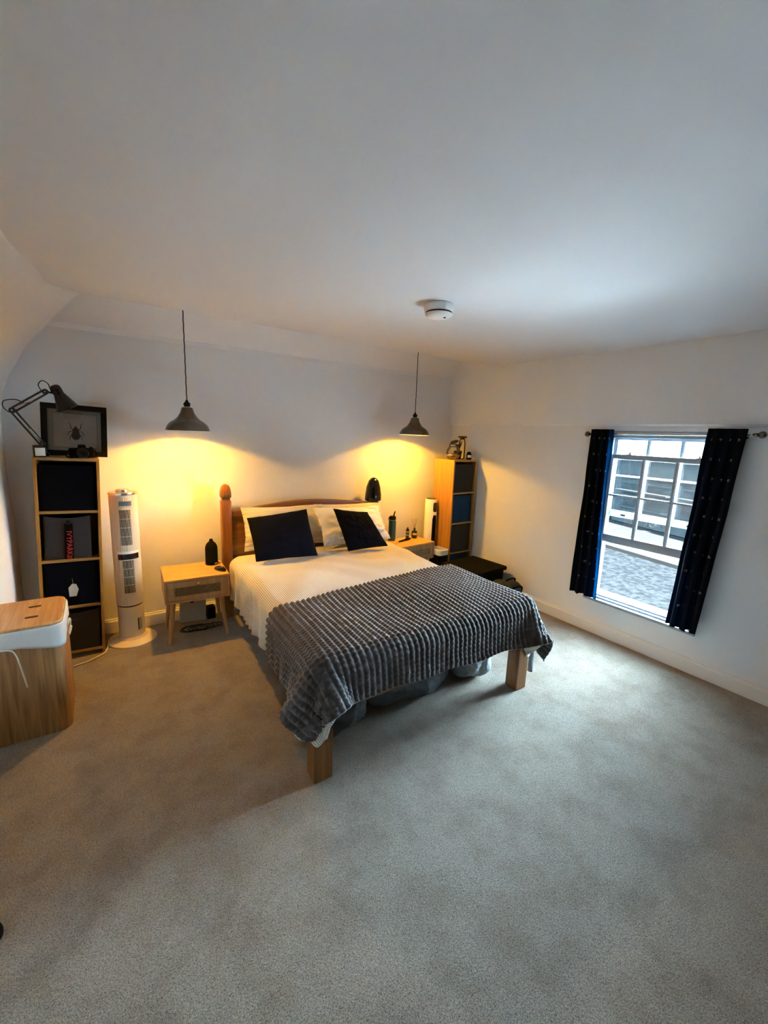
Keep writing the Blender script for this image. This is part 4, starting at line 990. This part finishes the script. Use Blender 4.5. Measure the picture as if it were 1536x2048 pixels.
for j, (f, zt) in enumerate(((.97, .572), (.985, .576), (1.0, .574), (1.012, .565), (1.014, .545), (1.014, .525), (1.014, .505), (1.012, .49))):
    row = []
    for (x, y) in per:
        w_ = .003 * nz(x * 20, y * 20, j * .3); dip = -.030 * max(0, (x / (W0 / 2))) * max(0, -y / (D0 / 2) + .3) if j > 5 else 0
        row.append((x * f + (x / (W0 / 2)) * w_, y * f + (y / (D0 / 2)) * w_, zt + dip + .003 * nz(x * 14, y * 14, 3) * (j > 4)))
    V.append(row)
grid_mesh('cloth_liner', np.array(V), M['linen'], bk, close_u=True, thick=.002)
lid = new(); prism(lid, rrect(W0 - .004, D0 - .004, .055, 8), .578, .590); lo = obj('lid', lid, M['bamboo'], bk, bevel=.003)
for yy in (-.075, .075):
    bm = new(); prism(bm, [(x * 1.0 + .045, y + yy) for x, y in rrect(.055, .022, .010)], .5895, .5912); obj('finger_slot', bm, mat('slot_shadow_hole', (.05, .02, .008), .8), lo)  # dark pads on the lid colour in the shade of the finger holes
bm = new(); tube(bm, spline([(-.17, -D0 / 2 - .008, .49), (-.11, -D0 / 2 - .008, .497), (-.035, -D0 / 2 - .009, .492), (-.012, -D0 / 2 - .008, .465), (.0, -D0 / 2 - .007, .40), (.010, -D0 / 2 - .006, .33), (.016, -D0 / 2 - .006, .285)]), .0034, 8); obj('tie_string', bm, M['string'], bk, smooth=True)
bm = new(); tube(bm, spline([(-.125, -D0 / 2 - .007, .42), (-.118, -D0 / 2 - .007, .36), (-.105, -D0 / 2 - .007, .30), (-.10, -D0 / 2 - .007, .275)]), .0034, 8); obj('tie_string', bm, M['string'], bk, smooth=True)
bm = new(); xh = W0 / 2 + .006
tube(bm, spline([(xh, -.05, .495), (xh + .008, -.045, .515), (xh + .010, -.02, .525), (xh + .012, .02, .51), (xh + .010, .03, .48), (xh + .008, .02, .46)]), .005, 8)
tube(bm, spline([(xh + .006, -.06, .455), (xh + .014, -.04, .475), (xh + .008, -.02, .455), (xh + .014, 0, .475), (xh + .006, .02, .455)]), .007, 8); obj('rope_handle', bm, M['string'], bk, smooth=True)
# unidentified dark object at the left edge of the picture
bm = new(); bmesh.ops.create_uvsphere(bm, u_segments=24, v_segments=14, radius=1)
for v in bm.verts: v.co = Vector((v.co.x * .055, v.co.y * .045, max(v.co.z, -.3) * .045 + .0135))
tag(obj('dark_object', bm, M['matte_black'], loc=(-.398, 1.49, 0), smooth=True), 'small rounded black object on the carpet at the left picture edge', 'unknown')

# ------------------------------------------------------------------ pendants and smoke alarm
def pendant(label, x, y, zr, sway=0.):
    t = thing('pendant_lamp', label, 'lamp', (x, y, zr), 0, 'nickel pendants either side of the bed')
    zt = 2.334 - zr
    prof = [(.146, 0), (.144, .010), (.137, .029), (.123, .050), (.104, .066), (.083, .078), (.064, .097), (.050, .119), (.042, .137), (.038, .156), (.032, .162), (0, .164)]
    bm = new(); lathe(bm, prof, seg=48, cap=False); sh = obj('shade', bm, M['nickel'], t, smooth='auto')
    bm = new(); lathe(bm, [(.1475, -.002), (.1475, .002), (.143, .003)] + [(max(r - .004, 0), z - .003) for r, z in prof[1:-1]] + [(0, .156)], seg=48, cap=False); obj('inner_lining', bm, M['inner_white'], sh, smooth='auto')
    bm = new(); lathe(bm, [(.020, .166), (.020, .176), (.024, .178), (.022, .190), (.012, .200), (.006, .214), (0, .215)], seg=20); obj('lamp_holder', bm, M['black'], t, smooth='auto')
    bm = new(); tube(bm, [(math.sin(k * .9) * .0008 + sway * math.sin(PI * k / 60) , math.cos(k * .9) * .0008, .21 + (zt - .21) * k / 60) for k in range(61)], .0036, 6); obj('flex', bm, M['cord'], t, smooth=True)
    bm = new(); lathe(bm, [(.028, .053), (.026, .072), (.018, .094), (.014, .104), (.014, .118), (0, .120)], seg=24, cap=False); bu = obj('bulb', bm, M['fan_white'], t, smooth='auto')
    bm = new(); lathe(bm, [(0, .045), (.012, .046), (.022, .049), (.0275, .0535)], seg=24, cap=False); obj('glowing_lens', bm, M['bulb'], bu, smooth=True)
    return t
pendant('aged nickel pendant lamp hanging left of the bed above the left nightstand', .541, 3.30, 1.535)
pendant('aged nickel pendant lamp hanging right of the bed above the right nightstand', 2.565, 3.30, 1.571)
sx_, sy_ = 1.745, 2.065; zc = ceil_z(sx_, sy_)
sd = thing('smoke_alarm', 'round white smoke alarm on the ceiling above the bed', 'smoke alarm', (sx_, sy_, zc))
sd.scale = (1.24, 1.24, 1.3)
bm = new(); lathe(bm, [(0, -.034), (.066, -.034), (.070, -.030), (.070, -.004), (.066, 0), (0, 0)], seg=44); obj('mounting_base', bm, M['fan_white'], sd, smooth='auto')
bm = new(); lathe(bm, [(0, -.042), (.062, -.042), (.062, -.034), (0, -.034)], seg=44); obj('vent_gap', bm, M['black'], sd, smooth='auto')
bm = new(); lathe(bm, [(0, -.060), (.035, -.059), (.058, -.052), (.066, -.044), (.066, -.041), (0, -.041)], seg=44); obj('cover', bm, M['fan_white'], sd, smooth='auto')
bm = new(); lathe(bm, [(0, -.0615), (.006, -.0612), (.006, -.058)], (.012, -.03, 0), 14); obj('test_light', bm, M['black'], sd)

# ------------------------------------------------------------------ curtains
rod = thing('curtain_rod', 'metal curtain rod with round finials above the window', 'curtain rod', (3.300, 1.415, 1.640))
bm = new(); tube(bm, [(0, -.53, .004), (0, .545, -.006)], .008, 14); obj('rod', bm, M['chrome'], rod, smooth='auto')
for s, (yy, zz_) in ((-1, (-.548, .006)), (1, (.550, -.010))):
    bm = new(); bmesh.ops.create_uvsphere(bm, u_segments=20, v_segments=14, radius=.0215, matrix=Matrix.Translation((0, yy, zz_)))
    tube(bm, [(0, yy - s * .045, zz_), (0, yy - s * .018, zz_)], [.009, .012], 12); obj('finial', bm, M['nickel'], rod, smooth=True)
for yy in (-.46, .52):
    bm = new(); tube(bm, [(0, yy, -.002), (.02, yy, -.004), (.038, yy, -.004)], .006, 10); lathe(bm, [(.018, .032), (.018, .038)], (0, yy, -.004), 16, ax='x'); obj('bracket', bm, M['chrome'], rod, smooth='auto')
def bee_shape(s=1.):
    ell = []
    def E(cx_, cy_, rx, ry, a, n=8):
        return [(cx_ + rx * math.cos(t) * math.cos(a) - ry * math.sin(t) * math.sin(a), cy_ + rx * math.cos(t) * math.sin(a) + ry * math.sin(t) * math.cos(a)) for t in [2 * PI * i / n for i in range(n)]]
    return [E(0, -.003, .0032, .0080, 0), E(0, .0065, .0026, .0026, 0), E(-.0065, .003, .0066, .0026, .6), E(.0065, .003, .0066, .0026, -.6)]
def curtain(label, glow_from, ya, yb, yc, yd, ztop, zbot, folds, seed, amp=.024, cx=3.266):
    """ya,yb: left/right y at top; yc,yd at bottom"""
    nu, nv = 150, 60; V = np.zeros((nv, nu, 3))
    rr = random.Random(seed); ph = [rr.uniform(-.5, .5) for _ in range(folds + 2)]
    for j in range(nv):
        t = j / (nv - 1)
        for i in range(nu):
            s = i / (nu - 1); f = s * folds; k = int(f)
            y = (ya + (yb - ya) * s) * (1 - t) + (yc + (yd - yc) * s) * t
            A = amp * (.35 + .65 * min(1, t * 2.5)) * (1 + .35 * ph[k % len(ph)])
            x = cx + A * math.sin(2 * PI * f + .5 * math.sin(3 * t + seed)) + .006 * nz(s * 4, t * 3, seed)
            y += .010 * math.sin(4 * PI * f + 1.2) * (.3 + .7 * t) + .006 * nz(s * 3, t * 4, seed + 5)
            z = ztop + (zbot - ztop) * t + (.008 * nz(s * 9, 0, seed) if t == 1 else 0)
            V[j, i] = (x, y, z)
    o = grid_mesh('curtain', V, [M['navy_curtain'], M['bee'], M['navy_backlit']], thick=.0015)
    me = o.data; bm = bmesh.new(); bm.from_mesh(me); bm.faces.ensure_lookup_table()
    for k, f in enumerate(bm.faces):
        if (k % (nu - 1)) / (nu - 1) > glow_from: f.material_index = 2
    Nn = normals(V); H = ztop - zbot; Ww = folds * .155
    rows_ = int(H / .125)
    for r_ in range(rows_):
        for c_ in range(int(Ww / .115)):
            s = (c_ + .5 + (.5 if r_ % 2 else 0)) * .115 / Ww; z = (r_ + .55) * .125 / H
            if s > .98 or z > .97: continue
            a = rr.uniform(-1.2, 1.2)
            for sh in bee_shape():
                for side in (-1, 1):
                    vs = []
                    for (x, y) in sh:
                        x, y = x * math.cos(a) - y * math.sin(a), x * math.sin(a) + y * math.cos(a)
                        uu_ = min(max(s + x / Ww, 0), .999) * (nu - 1); vv_ = min(max(z - y / H, 0), .999) * (nv - 1)
                        i, j = int(uu_), int(vv_); fu, fv = uu_ - i, vv_ - j
                        def L(A): return (A[j, i] * (1 - fu) + A[j, i + 1] * fu) * (1 - fv) + (A[j + 1, i] * (1 - fu) + A[j + 1, i + 1] * fu) * fv
                        p = L(V); nn_ = L(Nn); off = .0009 if side > 0 else -.0024
                        if SGN < 0: off = .0024 if side > 0 else -.0009
                        vs.append(bm.verts.new(p + nn_ * off))
                    try: bm.faces.new(vs if side > 0 else vs[::-1]).material_index = 1
                    except ValueError: pass
    bm.to_mesh(me); bm.free(); me.update()
    # printed motifs stay flat on the cloth: thicken only the cloth
    return tag(o, label, 'curtain', 'navy bee print curtains')
SGN = 1
curtain('navy curtain with small silver bees at the left side of the window', .80, 1.915, 1.735, 1.920, 1.690, 1.668, .318, 3, 2)
curtain('navy curtain with small silver bees at the right side of the window', 2., 1.130, .925, 1.185, 1.000, 1.680, .318, 3, 6)
